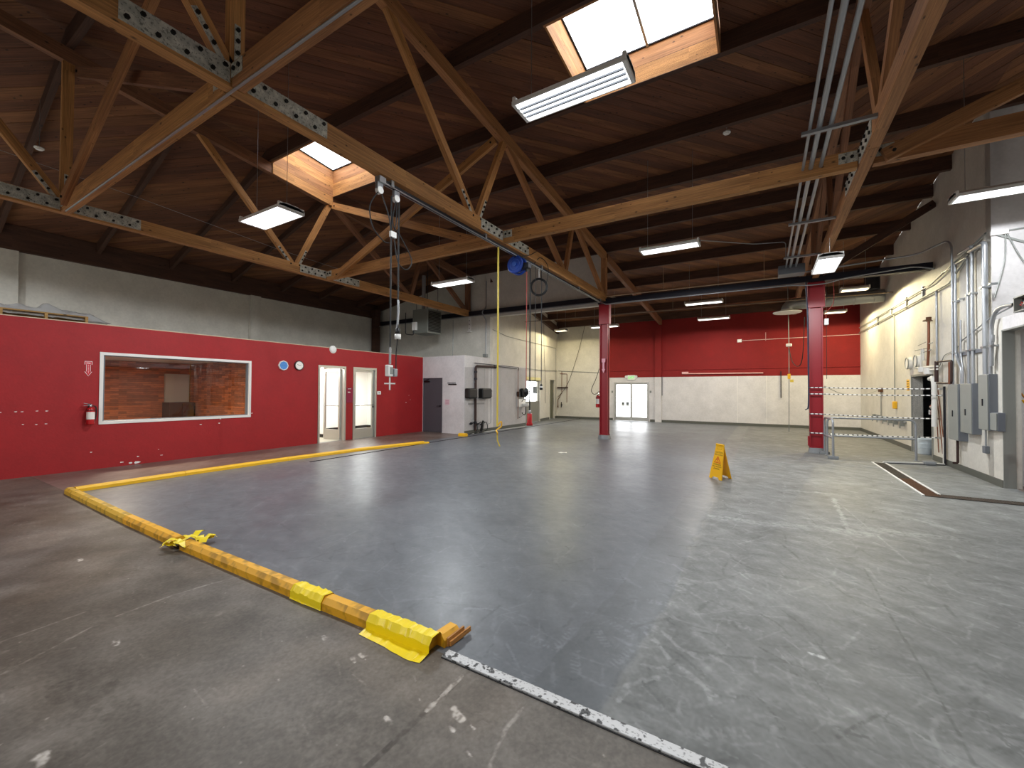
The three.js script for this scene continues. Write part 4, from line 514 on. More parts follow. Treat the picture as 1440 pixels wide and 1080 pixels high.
// ================================================================ CURB, TAPE, STRIP, DRAIN
const curbProf = (w, h) => [[-w / 2, 0], [w / 2, 0], [w / 2, h * 0.62], [w * 0.26, h], [-w * 0.26, h], [-w / 2, h * 0.62]];
function curbGeo(p, q, w, h) { const L = p.distanceTo(q), g = metreUV(new THREE.ExtrudeGeometry(polyShape(curbProf(w, h)), { depth: L, bevelEnabled: false }), R() * 3, R() * 3), d = q.clone().sub(p).normalize(); g.applyMatrix4(new THREE.Matrix4().makeBasis(V(0, 0, 0).crossVectors(V(0, 1, 0), d), V(0, 1, 0), d).setPosition(p)); return g; }
{ const TY = dataTex(256, 256, (i, j) => { const a = fbm(i / 256 * 10, j / 256 * 10, 3, 221, 8), b = fbm(i / 256 * 30, j / 256 * 30, 2, 227, 24); const s = 1 - 0.22 * smooth(0.5, 0.8, a); return [250 * s, 250 * s, 245 * s]; }, true, [1.3, 1.3]); const ym = std(0xf0b022, 0.5, 0, { map: TY }), ym2 = std(0xe0b238, 0.55, 0, { map: TY });
  const z = -1.88, t = thing('floor_curb', 'orange yellow curb along the near edge of the painted floor', 'curb', V(-5.2, 0, z)); const xs = [-8.86, -8.55, -6.35, -5.0, -4.86, -3.05, -1.72];
  const zz = (x) => -1.93 + 0.06 * Math.sin(clamp((x + 8.9) / 7.2) * Math.PI) ; for (let k = 0; k < xs.length - 1; k++) { if (k === 3) continue; obj('curb_section', curbGeo(V(xs[k] + 0.004, 0, zz(xs[k])), V(xs[k + 1] - 0.004, 0, zz(xs[k + 1])), 0.115, 0.085), k < 2 ? ym2 : ym, t); }
  obj('broken_section', curbGeo(V(-4.99, 0, zz(-5)), V(-4.9, 0, zz(-4.9)), 0.11, 0.05), M.brown, t);
  const f = thing('floor_curb', 'yellow curb running beside the red partition along the painted floor', 'curb', V(-8.9, 0, -5.4)); const fz = [[-8.88, -1.93], [-8.96, -3.4], [-8.97, -5.3], [-8.88, -7.1], [-8.52, -9.1]]; for (let k = 0; k < 4; k++) obj('curb_section', curbGeo(V(fz[k + 1][0], 0, fz[k + 1][1] + 0.004), V(fz[k][0], 0, fz[k][1] - (k ? 0.004 : 0.06)), 0.12, 0.075), M.yellow, f); obj('beveled_end', curbGeo(V(-8.5, 0, -9.28), V(-8.52, 0, -9.1), 0.11, 0.04), M.yellow, f);
  const e = thing('curb_piece', 'splintered yellow curb stub turned across the end of the near curb', 'curb', V(-1.55, 0, -2.0)); const sp = gpv(616, 907), sq = gpv(638, 892), sd = sq.clone().sub(sp).normalize(), sn = V(-sd.z, 0, sd.x); obj('stub', curbGeo(sp, sq, 0.11, 0.07), ym, e); for (const [k, h, o] of [[0.0, 0.05, 0.06], [0.012, 0.03, 0.072]]) obj('split_face', beam(sp.clone().addScaledVector(sn, o).addScaledVector(sd, 0.02 + k).setY(h / 2 + 0.002), sq.clone().addScaledVector(sn, o).addScaledVector(sd, 0.03 + k * 4).setY(h / 2 + 0.012), 0.012, h), M.curbWood, e);
  const s = thing('curb_piece', 'small yellow curb stub at the corner of the white utility wall', 'curb', V(-9.0, 0, -11.7)); const sa = gpv(646, 613), sb = gpv(654, 613.5); obj('stub', curbGeo(sa, sb.add(V(0.06, 0, 0)), 0.16, 0.1), M.yellow, s);
  // tape wraps: crinkled shells around the curb
  const wrap = (x0, x1, label, skirt, seed) => { const n = 40, prof = [[-0.06 - skirt, 0.003], [-0.064, 0.006], [-0.063, 0.056], [-0.034, 0.09], [0.034, 0.09], [0.063, 0.056], [0.064, 0.006]].map(([a, b]) => [-a, b]), pos = [], idx = []; for (let i = 0; i <= n; i++) { const x = mix(x0, x1, i / n); prof.forEach(([a, b], k) => { const c = 0.02 * (vnoise(x * 38, k * 3.1, seed) - 0.35), sk = k === 0 ? skirt * (vnoise(x * 9, 2, seed) - 0.5) * 0.6 : 0; pos.push(x, b + (k === 0 ? 0 : Math.max(0, c)), zz(x) + a * (1 + (k ? c : 0)) + sk); }); } const m = prof.length; for (let i = 0; i < n; i++) for (let k = 0; k < m - 1; k++) { const a = i * m + k, b = a + m; idx.push(a, a + 1, b, b, a + 1, b + 1); } const g = new THREE.BufferGeometry(); g.setAttribute('position', new THREE.Float32BufferAttribute(pos, 3)); g.setIndex(idx); const q = g.toNonIndexed(); q.computeVertexNormals(); metreUV(q); return tagged('tape_wrap', q, std(0xffe00c, 0.38, 0, { side: THREE.DoubleSide }), label, 'tape'); };
  wrap(-2.22, -1.69, 'bright yellow tape wrapped with a wide skirt around the curb end', 0.075, 231); wrap(-3.04, -2.68, 'bright yellow tape wrapped smoothly around the middle of the near curb', 0.01, 237);
  const tt = thing('torn_tape', 'torn yellow tape strips over the break in the near curb', 'tape', V(-4.93, 0, -1.88)); const r = rng(241); for (let k = 0; k < 9; k++) { const g = new THREE.PlaneGeometry(0.16 + 0.12 * r(), 0.07, 8, 3); const p = g.attributes.position; for (let i = 0; i < p.count; i++) p.setZ(i, 0.02 * Math.sin(p.getX(i) * 40 + k) + 0.012 * r()); g.rotateX(-Math.PI / 2); g.rotateY(r() * 3); g.translate(-4.93 + (r() - 0.5) * 0.3, 0.03 + 0.07 * r(), -1.89 + (r() - 0.5) * 0.3); g.computeVertexNormals(); obj('tape_strip', g, std(0xf6dc20, 0.45, 0, { side: THREE.DoubleSide }), tt); }
  // aluminium threshold strip
  const TS = dataTex(512, 64, (i, j) => { const a = fbm(i / 10, j / 12, 3, 251), b = fbm(i / 4, j / 3, 2, 257); const v = 205 - 130 * smooth(0.62, 0.7, a) - 60 * smooth(0.66, 0.75, b); return [v, v, v]; }, true, [0.7, 6]); const th = thing('threshold_strip', 'scuffed white threshold strip continuing from the taped curb end', 'strip', V(1, 0, -1.93)); obj('strip', metreUV(bx(-1.62, 3.35, 0.0, 0.012, -1.965, -1.90, 0.004)), std(0xffffff, 0.5, 0.15, { map: TS }), th); obj('joint_gap', bx(-1.62, 3.35, 0, 0.003, -1.898, -1.892), M.rubber, th); }
function gpv(px, py) { const g = ground(px, py); return V(g.x, 0, g.z); }
{ const t = thing('trench_drain', 'rusty trench drain with pale steel frame in the floor near the striped post', 'drain', V(2.15, 0, -10.4)); const x0 = 2.07, x1 = 2.26, za = -12.15, zb = -8.66;
  obj('pit', bx(x0, x1, 0, 0.004, za, zb), M.rust, t); obj('pit', bx(x1, RX, 0, 0.004, -8.86, zb), M.rust, t);
  obj('frame', [bx(x0 - 0.035, x0, 0, 0.014, za, zb), bx(x1, x1 + 0.035, 0, 0.014, za, -8.86), bx(x0 - 0.035, x1 + 0.035, 0, 0.014, za - 0.035, za)], M.stud, t); obj('frame', [bx(x0, RX, 0, 0.01, zb, zb + 0.02), bx(x1 + 0.035, RX, 0, 0.01, -8.88, -8.86)], M.grate, t);
  for (let k = 0; k < 7; k++) { const a = mix(za, zb, k / 7), b = mix(za, zb, (k + 1) / 7) - 0.01, bars = []; for (let z = a; z < b; z += 0.032) bars.push(bx(x0 + 0.01, x1 - 0.01, 0.003, 0.011, z, z + 0.016)); obj('grate', bars, k > 3 ? M.rust : M.grate, t); }
  for (let k = 0; k < 3; k++) { const a = mix(x1, RX, k / 3), b = mix(x1, RX, (k + 1) / 3) - 0.01, bars = []; for (let x = a; x < b; x += 0.032) bars.push(bx(x, x + 0.016, 0.003, 0.011, -8.85, zb - 0.01)); obj('grate', bars, M.grate, t); } }
{ const t = thing('floor_frame', 'pale steel bar on the floor joined to a dark upright at the right wall', 'frame', V(2.8, 0, -12.35)); const a = gpv(1242, 651), b = V(RX - 0.06, 0, -12.56); obj('floor_bar', beam(a.clone().setY(0.02), b.clone().setY(0.02), 0.05, 0.035), M.stud, t); obj('rubber_edge', beam(a.clone().setY(0.008).add(V(0, 0, 0.045)), b.clone().setY(0.008).add(V(0, 0, 0.045)), 0.03, 0.016), M.rubber, t); obj('upright', bx(RX - 0.065, RX - 0.03, 0, 1.7, -12.58, -12.54), M.darkSteel, t); obj('upright', bx(RX - 0.075, RX - 0.065, 0, 0.6, -12.59, -12.55), M.stud, t); }

// ================================================================ WET FLOOR SIGN
{ const A = V(-0.874, 0, -8.403), B = V(-0.653, 0, -8.187), C = V(-0.509, 0, -8.455), D = A.clone().add(C).sub(B), H = 0.6, t = thing('wet_floor_sign', 'yellow folding caution wet floor sign standing on the painted floor', 'sign', A.clone().add(C).multiplyScalar(0.5));
  const txt = (back) => canvasTex(256, 512, (c, W, Hh) => { c.fillStyle = '#f2b705'; c.fillRect(0, 0, W, Hh); c.textAlign = 'center'; c.fillStyle = '#4a3a08'; c.font = 'bold 22px sans-serif'; c.strokeStyle = '#5a4a10'; c.lineWidth = 3; c.strokeRect(72, 14, 112, 46); c.font = 'bold 40px sans-serif'; c.fillText('CAUTION', 128, 132); c.font = 'bold 34px sans-serif'; c.fillText('WET FLOOR', 128, 172); c.strokeStyle = '#c8281a'; c.lineWidth = 12; c.lineJoin = 'round'; c.beginPath(); c.moveTo(128, 196); c.lineTo(62, 306); c.lineTo(194, 306); c.closePath(); c.stroke(); c.fillStyle = '#c8281a'; c.beginPath(); c.arc(122, 230, 9, 0, 7); c.fill(); c.lineWidth = 9; c.beginPath(); c.moveTo(124, 240); c.lineTo(134, 266); c.lineTo(112, 290); c.moveTo(134, 266); c.lineTo(156, 284); c.moveTo(126, 248); c.lineTo(100, 258); c.moveTo(126, 248); c.lineTo(152, 244); c.stroke(); c.fillStyle = '#4a3a08'; c.font = 'bold 36px sans-serif'; c.fillText('CUIDADO', 128, 352); c.font = 'bold 29px sans-serif'; c.fillText('PISO MOJADO', 128, 388); c.fillRect(70, 408, 116, 8); c.fillRect(56, 424, 144, 4); });
  const panel = (P, Q, N, name) => { // P,Q: bottom corners; leaning to the shared ridge
    const U = Q.clone().sub(P), L = U.length(); U.normalize(); const mid = A.clone().add(C).multiplyScalar(0.5).setY(H), bm = P.clone().add(Q).multiplyScalar(0.5), up = mid.clone().sub(bm), HL = up.length(); up.normalize(); const nn = V(0, 0, 0).crossVectors(U, up); const M4 = new THREE.Matrix4().makeBasis(U, up, nn).setPosition(bm);
    const s = new THREE.Shape(), h = L / 2, tp = h * 0.62; s.moveTo(-h, 0); s.lineTo(-h * 0.55, 0); s.quadraticCurveTo(-h * 0.5, 0.035, -h * 0.35, 0.035); s.lineTo(h * 0.35, 0.035); s.quadraticCurveTo(h * 0.5, 0.035, h * 0.55, 0); s.lineTo(h, 0); s.lineTo(tp, HL - 0.02); s.quadraticCurveTo(tp, HL, tp - 0.02, HL); s.lineTo(-tp + 0.02, HL); s.quadraticCurveTo(-tp, HL, -tp, HL - 0.02); s.closePath();
    const g = new THREE.ExtrudeGeometry(s, { depth: 0.012, bevelEnabled: false, curveSegments: 6 }); g.translate(0, 0, -0.012); g.applyMatrix4(M4); const leaf = obj(name, g, M.signYellow, t);
    const pr = new THREE.BufferGeometry(), b0 = 0.1, w0 = mix(h, tp, 0.1 / HL) * 0.9, w1 = tp * 0.9, y1 = HL - 0.03; pr.setAttribute('position', new THREE.Float32BufferAttribute([-w0, b0, 0.001, w0, b0, 0.001, w1, y1, 0.001, -w0, b0, 0.001, w1, y1, 0.001, -w1, y1, 0.001], 3)); pr.setAttribute('uv', new THREE.Float32BufferAttribute([0.06, 0.02, 0.94, 0.02, 0.84, 0.99, 0.06, 0.02, 0.84, 0.99, 0.16, 0.99], 2)); pr.computeVertexNormals(); pr.applyMatrix4(M4); obj('print', pr, std(0xffffff, 0.42, 0, { map: txt() }), leaf); };
  panel(A, B, 1, 'front_panel'); panel(C, D, -1, 'back_panel'); const m = A.clone().add(C).multiplyScalar(0.5), u = B.clone().sub(A).normalize(); obj('hinge_handle', cyl(m.clone().addScaledVector(u, -0.09).setY(H), m.clone().addScaledVector(u, 0.09).setY(H), 0.016), M.signYellow, t); }
// litter on the floor
tagged('paper_scrap', (() => { const c = gpv(791, 637), g = new THREE.PlaneGeometry(0.22, 0.12, 3, 3); g.rotateX(-Math.PI / 2); g.rotateY(0.5); const p = g.attributes.position; for (let i = 0; i < p.count; i++) p.setY(i, 0.004 + 0.012 * Math.abs(Math.sin(i * 1.7))); g.translate(c.x, 0, c.z); g.computeVertexNormals(); return g; })(), std(0xf0efe8, 0.8, 0, { side: THREE.DoubleSide }), 'small white paper scrap on the grey floor before the red post', 'paper');

// ================================================================ CABLE TRACK UNDER THE MIDDLE TRUSS
const TX = -4.5;
{ const t = thing('cable_track', 'steel cable track hung under the middle truss', 'track', V(TX, 4.4, -8.5)); const y0 = 4.41, y1 = 4.46;
  obj('channel', [bx(TX - 0.03, TX + 0.03, y1 - 0.004, y1, -13.15, -3.98), bx(TX - 0.03, TX - 0.026, y0, y1, -13.15, -3.98), bx(TX + 0.026, TX + 0.03, y0, y1, -13.15, -3.98)], M.darkSteel, t); obj('lip', [bx(TX - 0.03, TX - 0.012, y0 - 0.004, y0, -13.15, -3.98)], M.steel, t); obj('lip', [bx(TX + 0.012, TX + 0.034, y0 - 0.004, y0 + 0.008, -13.15, -3.98)], M.steel, t);
  for (const z of [-4.1, -6.4, -8.7, -11, -12.8]) obj('track_hanger', [bx(TX - 0.035, TX + 0.035, y1, 4.5, z - 0.025, z + 0.025), bx(TX + 0.036, TX + 0.046, y0, 4.53, z - 0.025, z + 0.025)], M.galv, t); obj('end_stop', bx(TX - 0.05, TX + 0.05, y0 - 0.02, y1 + 0.02, -3.98, -3.86, 0.01), M.galv, t); }
function trolley(z, label) { const t = thing('cable_trolley', label, 'trolley', V(TX, 4.28, z), 'cable trolleys on the track'); obj('body', bx(TX - 0.025, TX + 0.025, 4.3, 4.4, z - 0.05, z + 0.05, 0.008), M.galv, t); obj('saddle', disc(V(TX - 0.03, 4.29, z), V(1, 0, 0), 0.05, 0.06, 14), M.whitePlastic, t); return t; }
trolley(-3.9, 'cable trolley at the open end of the track'); trolley(-4.2, 'white cable trolley second from the open end of the track');
const line = (x, z, y0, y1, r) => sweep([V(x, y1, z), V(x, (y0 + y1) / 2, z), V(x, y0, z)], r, 6);
{ const z = -4.12, t = thing('pendant_cable', 'black drop cord with white outlet boxes above a white cross handle', 'cord', V(TX, 1.56, z)); obj('cord', line(TX, z, 1.95, 4.3, 0.011), M.rubber, t); obj('strain_relief', line(TX, z, 1.92, 2.16, 0.017), M.steel, t); const o = obj('outlet_box', bx(TX - 0.035, TX + 0.035, 1.75, 1.91, z - 0.03, z + 0.06, 0.01), M.whitePlastic, t); obj('receptacle', bx(TX + 0.035, TX + 0.04, 1.78, 1.88, z - 0.02, z + 0.03), M.panelBox, o); obj('outlet_box', bx(TX - 0.01, TX + 0.05, 1.75, 1.86, z - 0.10, z - 0.035, 0.01), M.galv, t);
  const n = V(-TX, 0, -z).normalize(), q = V(-n.z, 0, n.x), c = V(TX, 1.65, z); obj('cross_handle', [beam(V(TX, 1.56, z), V(TX, 1.75, z), 0.02, 0.018, n), beam(c.clone().addScaledVector(q, -0.075), c.clone().addScaledVector(q, 0.075), 0.02, 0.018)], M.whitePlastic, t); }
{ const z = -4.26, t = thing('pendant_cable', 'black drop cord ending high in a white plug with a silver sleeve', 'cord', V(TX, 2.3, z)); obj('cord', line(TX, z, 2.4, 4.3, 0.011), M.rubber, t); obj('sleeve', sweep([V(TX, 2.85, z), V(TX + 0.01, 2.7, z), V(TX - 0.01, 2.45, z)], 0.016, 8), M.galv, t); obj('plug', [lathe([[0, 0.07], [0.045, 0.07], [0.03, 0.16], [0, 0.16]], V(TX, 2.29, z), 12)], M.black, t); obj('plug_ring', lathe([[0, 0], [0.045, 0], [0.045, 0.07], [0, 0.07]], V(TX, 2.29, z), 12), M.whitePlastic, t); obj('tail', sweep([V(TX, 2.3, z), V(TX - 0.03, 2.1, z), V(TX - 0.03, 1.85, z)], 0.008, 6), M.rubber, t); }
{ const t = thing('cable_loops', 'loose black cable loops hanging from the trolleys', 'cable', V(TX, 3.6, -4.1)); const loop = (pts) => tube(pts.map(([y, z, x = 0]) => V(TX + x, y, z)), 0.008, 6, 40); obj('loop', loop([[4.3, -3.9], [4.0, -3.72, 0.03], [3.75, -3.8], [3.62, -3.98], [3.62, -4.08]]), M.rubber, t); obj('loop', loop([[4.28, -4.2], [3.9, -4.12, 0.03], [3.78, -4.3], [3.5, -4.52], [3.33, -4.42], [3.4, -4.25], [3.7, -4.18]]), M.rubber, t); obj('loop', loop([[4.3, -3.92], [4.0, -4.05, 0.02], [3.8, -4.12], [3.9, -4.2], [4.28, -4.22]]), M.rubber, t); obj('cable_tie', [bx(TX - 0.02, TX + 0.02, 3.72, 3.8, -4.2, -4.1)], M.whitePlastic, t); }
{ const z = -6.88, t = thing('air_hose', 'yellow air hose hanging knotted almost to the floor', 'hose', V(TX, 0.45, z)); obj('hose', sweep([V(TX, 4.4, z), V(TX + 0.005, 2.5, z), V(TX, 0.85, z)], 0.018, 8), M.yellowHose, t); obj('knot', tube([V(TX, 0.86, z), V(TX + 0.05, 0.95, z - 0.06), V(TX + 0.03, 0.85, z - 0.1), V(TX - 0.03, 0.78, z - 0.02), V(TX + 0.03, 0.74, z + 0.04), V(TX, 0.7, z)], 0.014, 6, 40), M.yellow, t); obj('tail', sweep([V(TX, 0.72, z), V(TX, 0.58, z - 0.01), V(TX + 0.02, 0.46, z - 0.06)], 0.013, 8), M.yellowHose, t); }
{ const c = V(TX - 0.02, 4.24, -7.66), A = V(0, 0, 1), at = (o) => c.clone().addScaledVector(A, o), t = thing('hose_reel', 'blue hose reel hung from the middle truss with a thin red hose', 'reel', c.clone().setY(1.5)); obj('drum', [disc(at(-0.09), A, 0.13, 0.18, 28), ring(at(-0.09), 0.165, 0.03, A), ring(at(0.09), 0.165, 0.03, A)], M.blue, t); obj('side_plate', disc(at(0.09), A, 0.18, 0.015, 28), M.blue, t); obj('hub', [disc(at(0.105), A, 0.05, 0.03, 16), ring(at(0.108), 0.11, 0.008, A)], std(0x2a56b0, 0.4), t); obj('arm', [bx(c.x + 0.1, c.x + 0.3, 4.14, 4.26, -7.75, -7.6, 0.02), bx(c.x - 0.03, c.x + 0.03, 4.38, 4.45, -7.72, -7.6)], M.darkSteel, t); obj('outlet_guide', disc(V(TX + 0.2, 4.08, -7.68), V(0, 1, 0), 0.03, 0.07, 12), M.black, t); obj('hose', line(TX + 0.2, -7.68, 1.6, 4.1, 0.009), M.redHose, t); obj('nozzle', [lathe([[0, 0], [0.05, 0.04], [0.06, 0.1], [0.03, 0.17], [0, 0.18]], V(TX + 0.2, 1.44, -7.68), 14)], M.black, t); }
{ const c = V(TX, 3.98, -8.62), ax = V(-c.x, 1.56 - c.y, -c.z).normalize(), t = thing('hose_coil', 'coil of black hose hanging under the cable track', 'hose', V(TX, 3.78, c.z)); for (const [o, r] of [[0, 0.185], [0.02, 0.2], [-0.02, 0.17]]) obj('coil_turn', ring(c.clone().addScaledVector(ax, o), r, 0.011, ax, 36), M.rubber, t); obj('tie', beam(c.clone().add(V(0, 0.15, 0)), c.clone().add(V(0, 0.42, 0)), 0.012, 0.012), M.whitePlastic, t); obj('loose_end', tube([V(TX, 4.4, -8.3), V(TX + 0.1, 4.62, -8.5), V(TX + 0.1, 4.5, -8.9), V(TX, 4.1, -9.0), V(TX, 3.95, -8.95)], 0.009, 6, 30), M.rubber, t); obj('loose_end', tube([V(TX, 4.38, -7.5), V(TX + 0.1, 4.5, -7.9), V(TX + 0.1, 4.7, -8.3)], 0.009, 6, 20), M.rubber, t); }
{ const z = -8.2, t = thing('drop_cable', 'thick black cable carrying a red cylinder near the floor', 'cable', V(TX, 0.77, z)); obj('cable', line(TX, z, 1.08, 4.4, 0.016), M.rubber, t); obj('red_cylinder', lathe([[0, 0], [0.07, 0], [0.07, 0.05], [0.055, 0.06], [0.055, 0.27], [0, 0.27]], V(TX, 0.78, z), 14), M.redGloss, t); obj('collar', lathe([[0, 0.27], [0.03, 0.27], [0.03, 0.34], [0, 0.34]], V(TX, 0.78, z), 12), M.galv, t); }
{ const z = -8.45, t = thing('drop_cable', 'thin grey cable ending in a grey plug before the bright side door', 'cable', V(TX, 1.5, z)); obj('cable', line(TX, z, 1.65, 4.4, 0.008), M.rubber, t); obj('plug', bx(TX - 0.04, TX + 0.04, 1.5, 1.66, z - 0.05, z + 0.05, 0.015), M.panelBox, t); }
{ const z = -8.76, t = thing('drop_cable', 'dark cable ending in a black connector right of the grey plug', 'cable', V(TX, 1.58, z)); obj('cable', line(TX, z, 1.7, 4.4, 0.01), M.rubber, t); obj('connector', lathe([[0, 0], [0.035, 0], [0.035, 0.08], [0.02, 0.14], [0, 0.14]], V(TX, 1.58, z), 12), M.black, t); obj('connector_ring', lathe([[0.037, 0.05], [0.037, 0.09]], V(TX, 1.58, z), 12), M.whitePlastic, t); }

// ================================================================ UNIT HEATER, ROOF CONDUITS, DUCT
{ const x0 = -11.35, x1 = -10.6, y0 = 3.68, y1 = 4.58, z0 = -12.25, z1 = -11.48, t = thing('unit_heater', 'grey suspended unit heater with black louvres beside the left truss', 'heater', V((x0 + x1) / 2, y0, (z0 + z1) / 2)); obj('cabinet', bx(x0, x1, y0, y1, z0, z1, 0.015), std(0x7c7f78, 0.5, 0.2), t); obj('louvre_back', bx(x1, x1 + 0.004, y0 + 0.06, y1 - 0.06, z0 + 0.05, z1 - 0.05), M.black, t); for (let k = 0; k < 14; k++) { const y = mix(y0 + 0.08, y1 - 0.08, k / 13); obj('louvre', beam(V(x1 + 0.02, y, z0 + 0.05), V(x1 + 0.02, y, z1 - 0.05), 0.045, 0.006, V(0.5, 0.86, 0)), std(0x70736d, 0.5, 0.2), t); } for (const [x, z] of [[x0 + 0.1, z0 + 0.1], [x1 - 0.1, z0 + 0.1], [x0 + 0.1, z1 - 0.1], [x1 - 0.1, z1 - 0.1]]) obj('hanger_rod', line(x, z, y1, under(x, z) + 0.29, 0.008), M.darkSteel, t); obj('flue', cyl(V(-11.05, y1, -11.75), V(-11.05, 5.9, -11.75), 0.07, 14), M.galv, t); obj('control_box', bx(x0 + 0.05, x0 + 0.25, y0 + 0.12, y0 + 0.42, z1, z1 + 0.09, 0.01), M.whitePlastic, t); obj('gas_pipe', pipe([V(x0 + 0.12, y0 + 0.12, z1 + 0.06), V(x0 + 0.12, y0 - 0.06, z1 + 0.06), V(x0 - 0.3, y0 + 0.0, z1 + 0.06), V(x0 - 0.3, 4.5, z1 + 0.06)], 0.015), M.darkSteel, t); }
{ const t = thing('corner_post', 'dark wood corner post standing above the office roof', 'post', V(-15.25, 2.79, -13.2)); obj('shaft', bx(-15.36, -15.08, 2.79, 5.0, -13.2, -12.95), M.firOld, t); obj('cap', bx(-15.37, -15.05, 5.0, 5.2, -13.2, -12.92), M.firOld, t); }
{ const t = thing('truss_bracket', 'white perforated bracket under the left truss end at the grey wall', 'bracket', V(-10.1, 3.9, -13.3)); obj('plate', bx(-10.16, -10.04, 3.92, 4.5, -13.4, -13.37), M.trimWhite, t); obj('foot', bx(-10.14, -9.98, 3.88, 3.93, -13.4, -13.25, 0.01), M.trimWhite, t); for (const y of [4.05, 4.2, 4.35]) obj('bolt', disc(V(-10.1, y, -13.37), V(0, 0, 1), 0.018, 0.015, 6), M.bolt, t); }
// three conduits on struts beside the right truss
[[0.40, 'left of the three'], [0.49, 'middle of the three'], [0.60, 'right of the three']].forEach(([x, w], i) => tagged('conduit', cyl(V(x + 0.06, 4.62, -2), V(x + 0.06, 4.62, -12.2), [0.018, 0.028, 0.024][i], 10), M.galv, `long galvanised conduit on struts beside the right truss, ${w}`, 'conduit', 'conduits beside the right truss'));
[-5.9, -9.0, -11.2].forEach((z, i) => tagged('strut_bracket', [bx(0.38, 1.07, 4.565, 4.60, z - 0.02, z + 0.02), bx(0.38, 1.07, 4.56, 4.57, z - 0.025, z + 0.025)], M.galv, ['steel strut under the three conduits ahead of the long tie beam', 'steel strut under the three conduits beyond the long tie beam', 'steel strut under the three conduits near the steel beam'][i], 'strut', 'struts under the conduits'));
tagged('junction_box', bx(0.3, 0.85, 4.46, 4.68, -12.6, -12.2, 0.01), M.panelDark, 'grey junction box where the three conduits end above the steel beam', 'box');
tagged('conduit', pipe([V(DEEP + 0.3, 4.47, -13.15), V(-4.55, 4.47, -13.15), V(-4.4, 4.37, -13.1), V(0.6, 4.36, -13.1), V(0.95, 4.3, -13.05), V(1.35, 4.3, -13.05), V(1.7, 4.4, -13.1), V(3.0, 4.5, -13.1), V(3.32, 4.38, -13.05)], 0.016, 0.2), M.galv, 'pale conduit clipped under the steel beam, dipping round the striped post', 'conduit');
tagged('conduit', [cyl(V(-9.9, 4.5, -2.04), V(4, 4.48, -2.04), 0.013, 8)], M.galv, 'thin conduit along the underside of the near tie beams', 'conduit');
tagged('conduit', pipe([V(-1.2, 4.8, -9.65), V(-0.2, 4.95, -11.0), V(0.42, 4.95, -11.2), V(0.42, 4.6, -11.2)], 0.01, 0.08), M.galv, 'thin conduit from the mid floor fixture to the three conduits', 'conduit');
tagged('sprinkler_pipe', [cyl(V(-6.5, 5.1, -15.08), V(0.8, 5.06, -15.08), 0.025, 10), ...[-6, -3, 0].map((x) => line(x, -15.08, 5.08, yb(-15.08), 0.008))], std(0xb89a80, 0.5, 0.2), 'pale pipe running across the rear bay just under the purlins', 'pipe');
tagged('sprinkler_pipe', [pipe([V(-4.4, 4.7, -13.42), V(-4.0, 4.55, -13.42), V(-3.6, 4.55, -13.42), V(0.4, 4.52, -13.42)], 0.02, 0.1)], std(0xb8b0a8, 0.5, 0.2), 'pale bent pipe starting behind the top of the first red post', 'pipe');
tagged('sprinkler_pipe', [cyl(V(-9.5, 4.75, -16.82), V(3.36, 4.62, -16.82), 0.02, 8), ...[-7, -3, 1].map((x) => line(x, -16.82, 4.7, yb(-16.82), 0.008))], std(0x80705f, 0.5, 0.2), 'thin dark pipe across the rear bay ceiling', 'pipe');
tagged('sprinkler_pipe', pipe([V(0.9, 4.62, -12.9), V(3.0, 4.72, -12.9), V(3.28, 4.72, -11.9), V(3.28, 1.75, -11.9)], 0.02, 0.25), M.galv, 'pale conduit swinging from the right truss down to the left electrical panel', 'conduit');
{ const t = thing('ceiling_duct', 'spiral metal duct with round diffuser near the striped red post', 'duct', V(2, 4.4, -18)); obj('duct', cyl(V(1.15, 4.72, -18), V(3.36, 4.75, -18), 0.21, 24), M.galv, t); for (const x of [1.5, 2.05, 2.6, 3.1]) obj('seam', ring(V(x, 4.73, -18), 0.212, 0.008, V(1, 0, 0)), M.steel, t); obj('elbow', tube([V(1.15, 4.72, -18), V(0.9, 4.71, -18), V(0.75, 4.62, -18), V(0.71, 4.5, -18)], 0.2, 18, 16), M.galv, t); obj('diffuser', lathe([[0.0, 0.02], [0.15, 0.01], [0.2, -0.02], [0.43, 0.0], [0.45, 0.03], [0.22, 0.08], [0.2, 0.12]], V(0.71, 4.42, -18), 32), M.whitePlastic, t); obj('riser', cyl(V(3.0, 4.9, -17.6), V(3.0, 5.6, -17.6), 0.2, 18), M.darkSteel, t); obj('hanger_wire', line(2.2, -18, 4.92, 5.6, 0.005), M.steel, t); }
tagged('steel_cable', sweep([V(-11.5, 5.76, -1.2), V(-11.5, 5.66, -3.5), V(-11.5, 5.44, -6.4), V(-11.5, 5.35, -9)], 0.004, 5), M.steel, 'thin steel cable strung below the roof behind the left truss', 'cable');
for (const [px, py, l] of [[55, 209, 'white round detector on the dark roof beside the left truss'], [1022, 187, 'white round detector on the dark roof right of the right truss']]) { const z = px < 100 ? -1.9 : -9.2, p = px < 100 ? onX(-11.6, px, py) : onZ(z, px, py); const t = thing('detector', l, 'detector', p, 'round roof detectors'); obj('base', disc(p.clone().setY(p.y), V(0, 1, 0), 0.07, 0.02, 20), M.whitePlastic, t); obj('cap', disc(p.clone().add(V(0, -0.02, 0)), V(0, 1, 0), 0.05, 0.02, 18), M.whitePlastic, t); obj('stem', line(p.x, p.z, p.y + 0.02, deckY(p.x, p.z) - 0.005, 0.006), M.steel, t); }

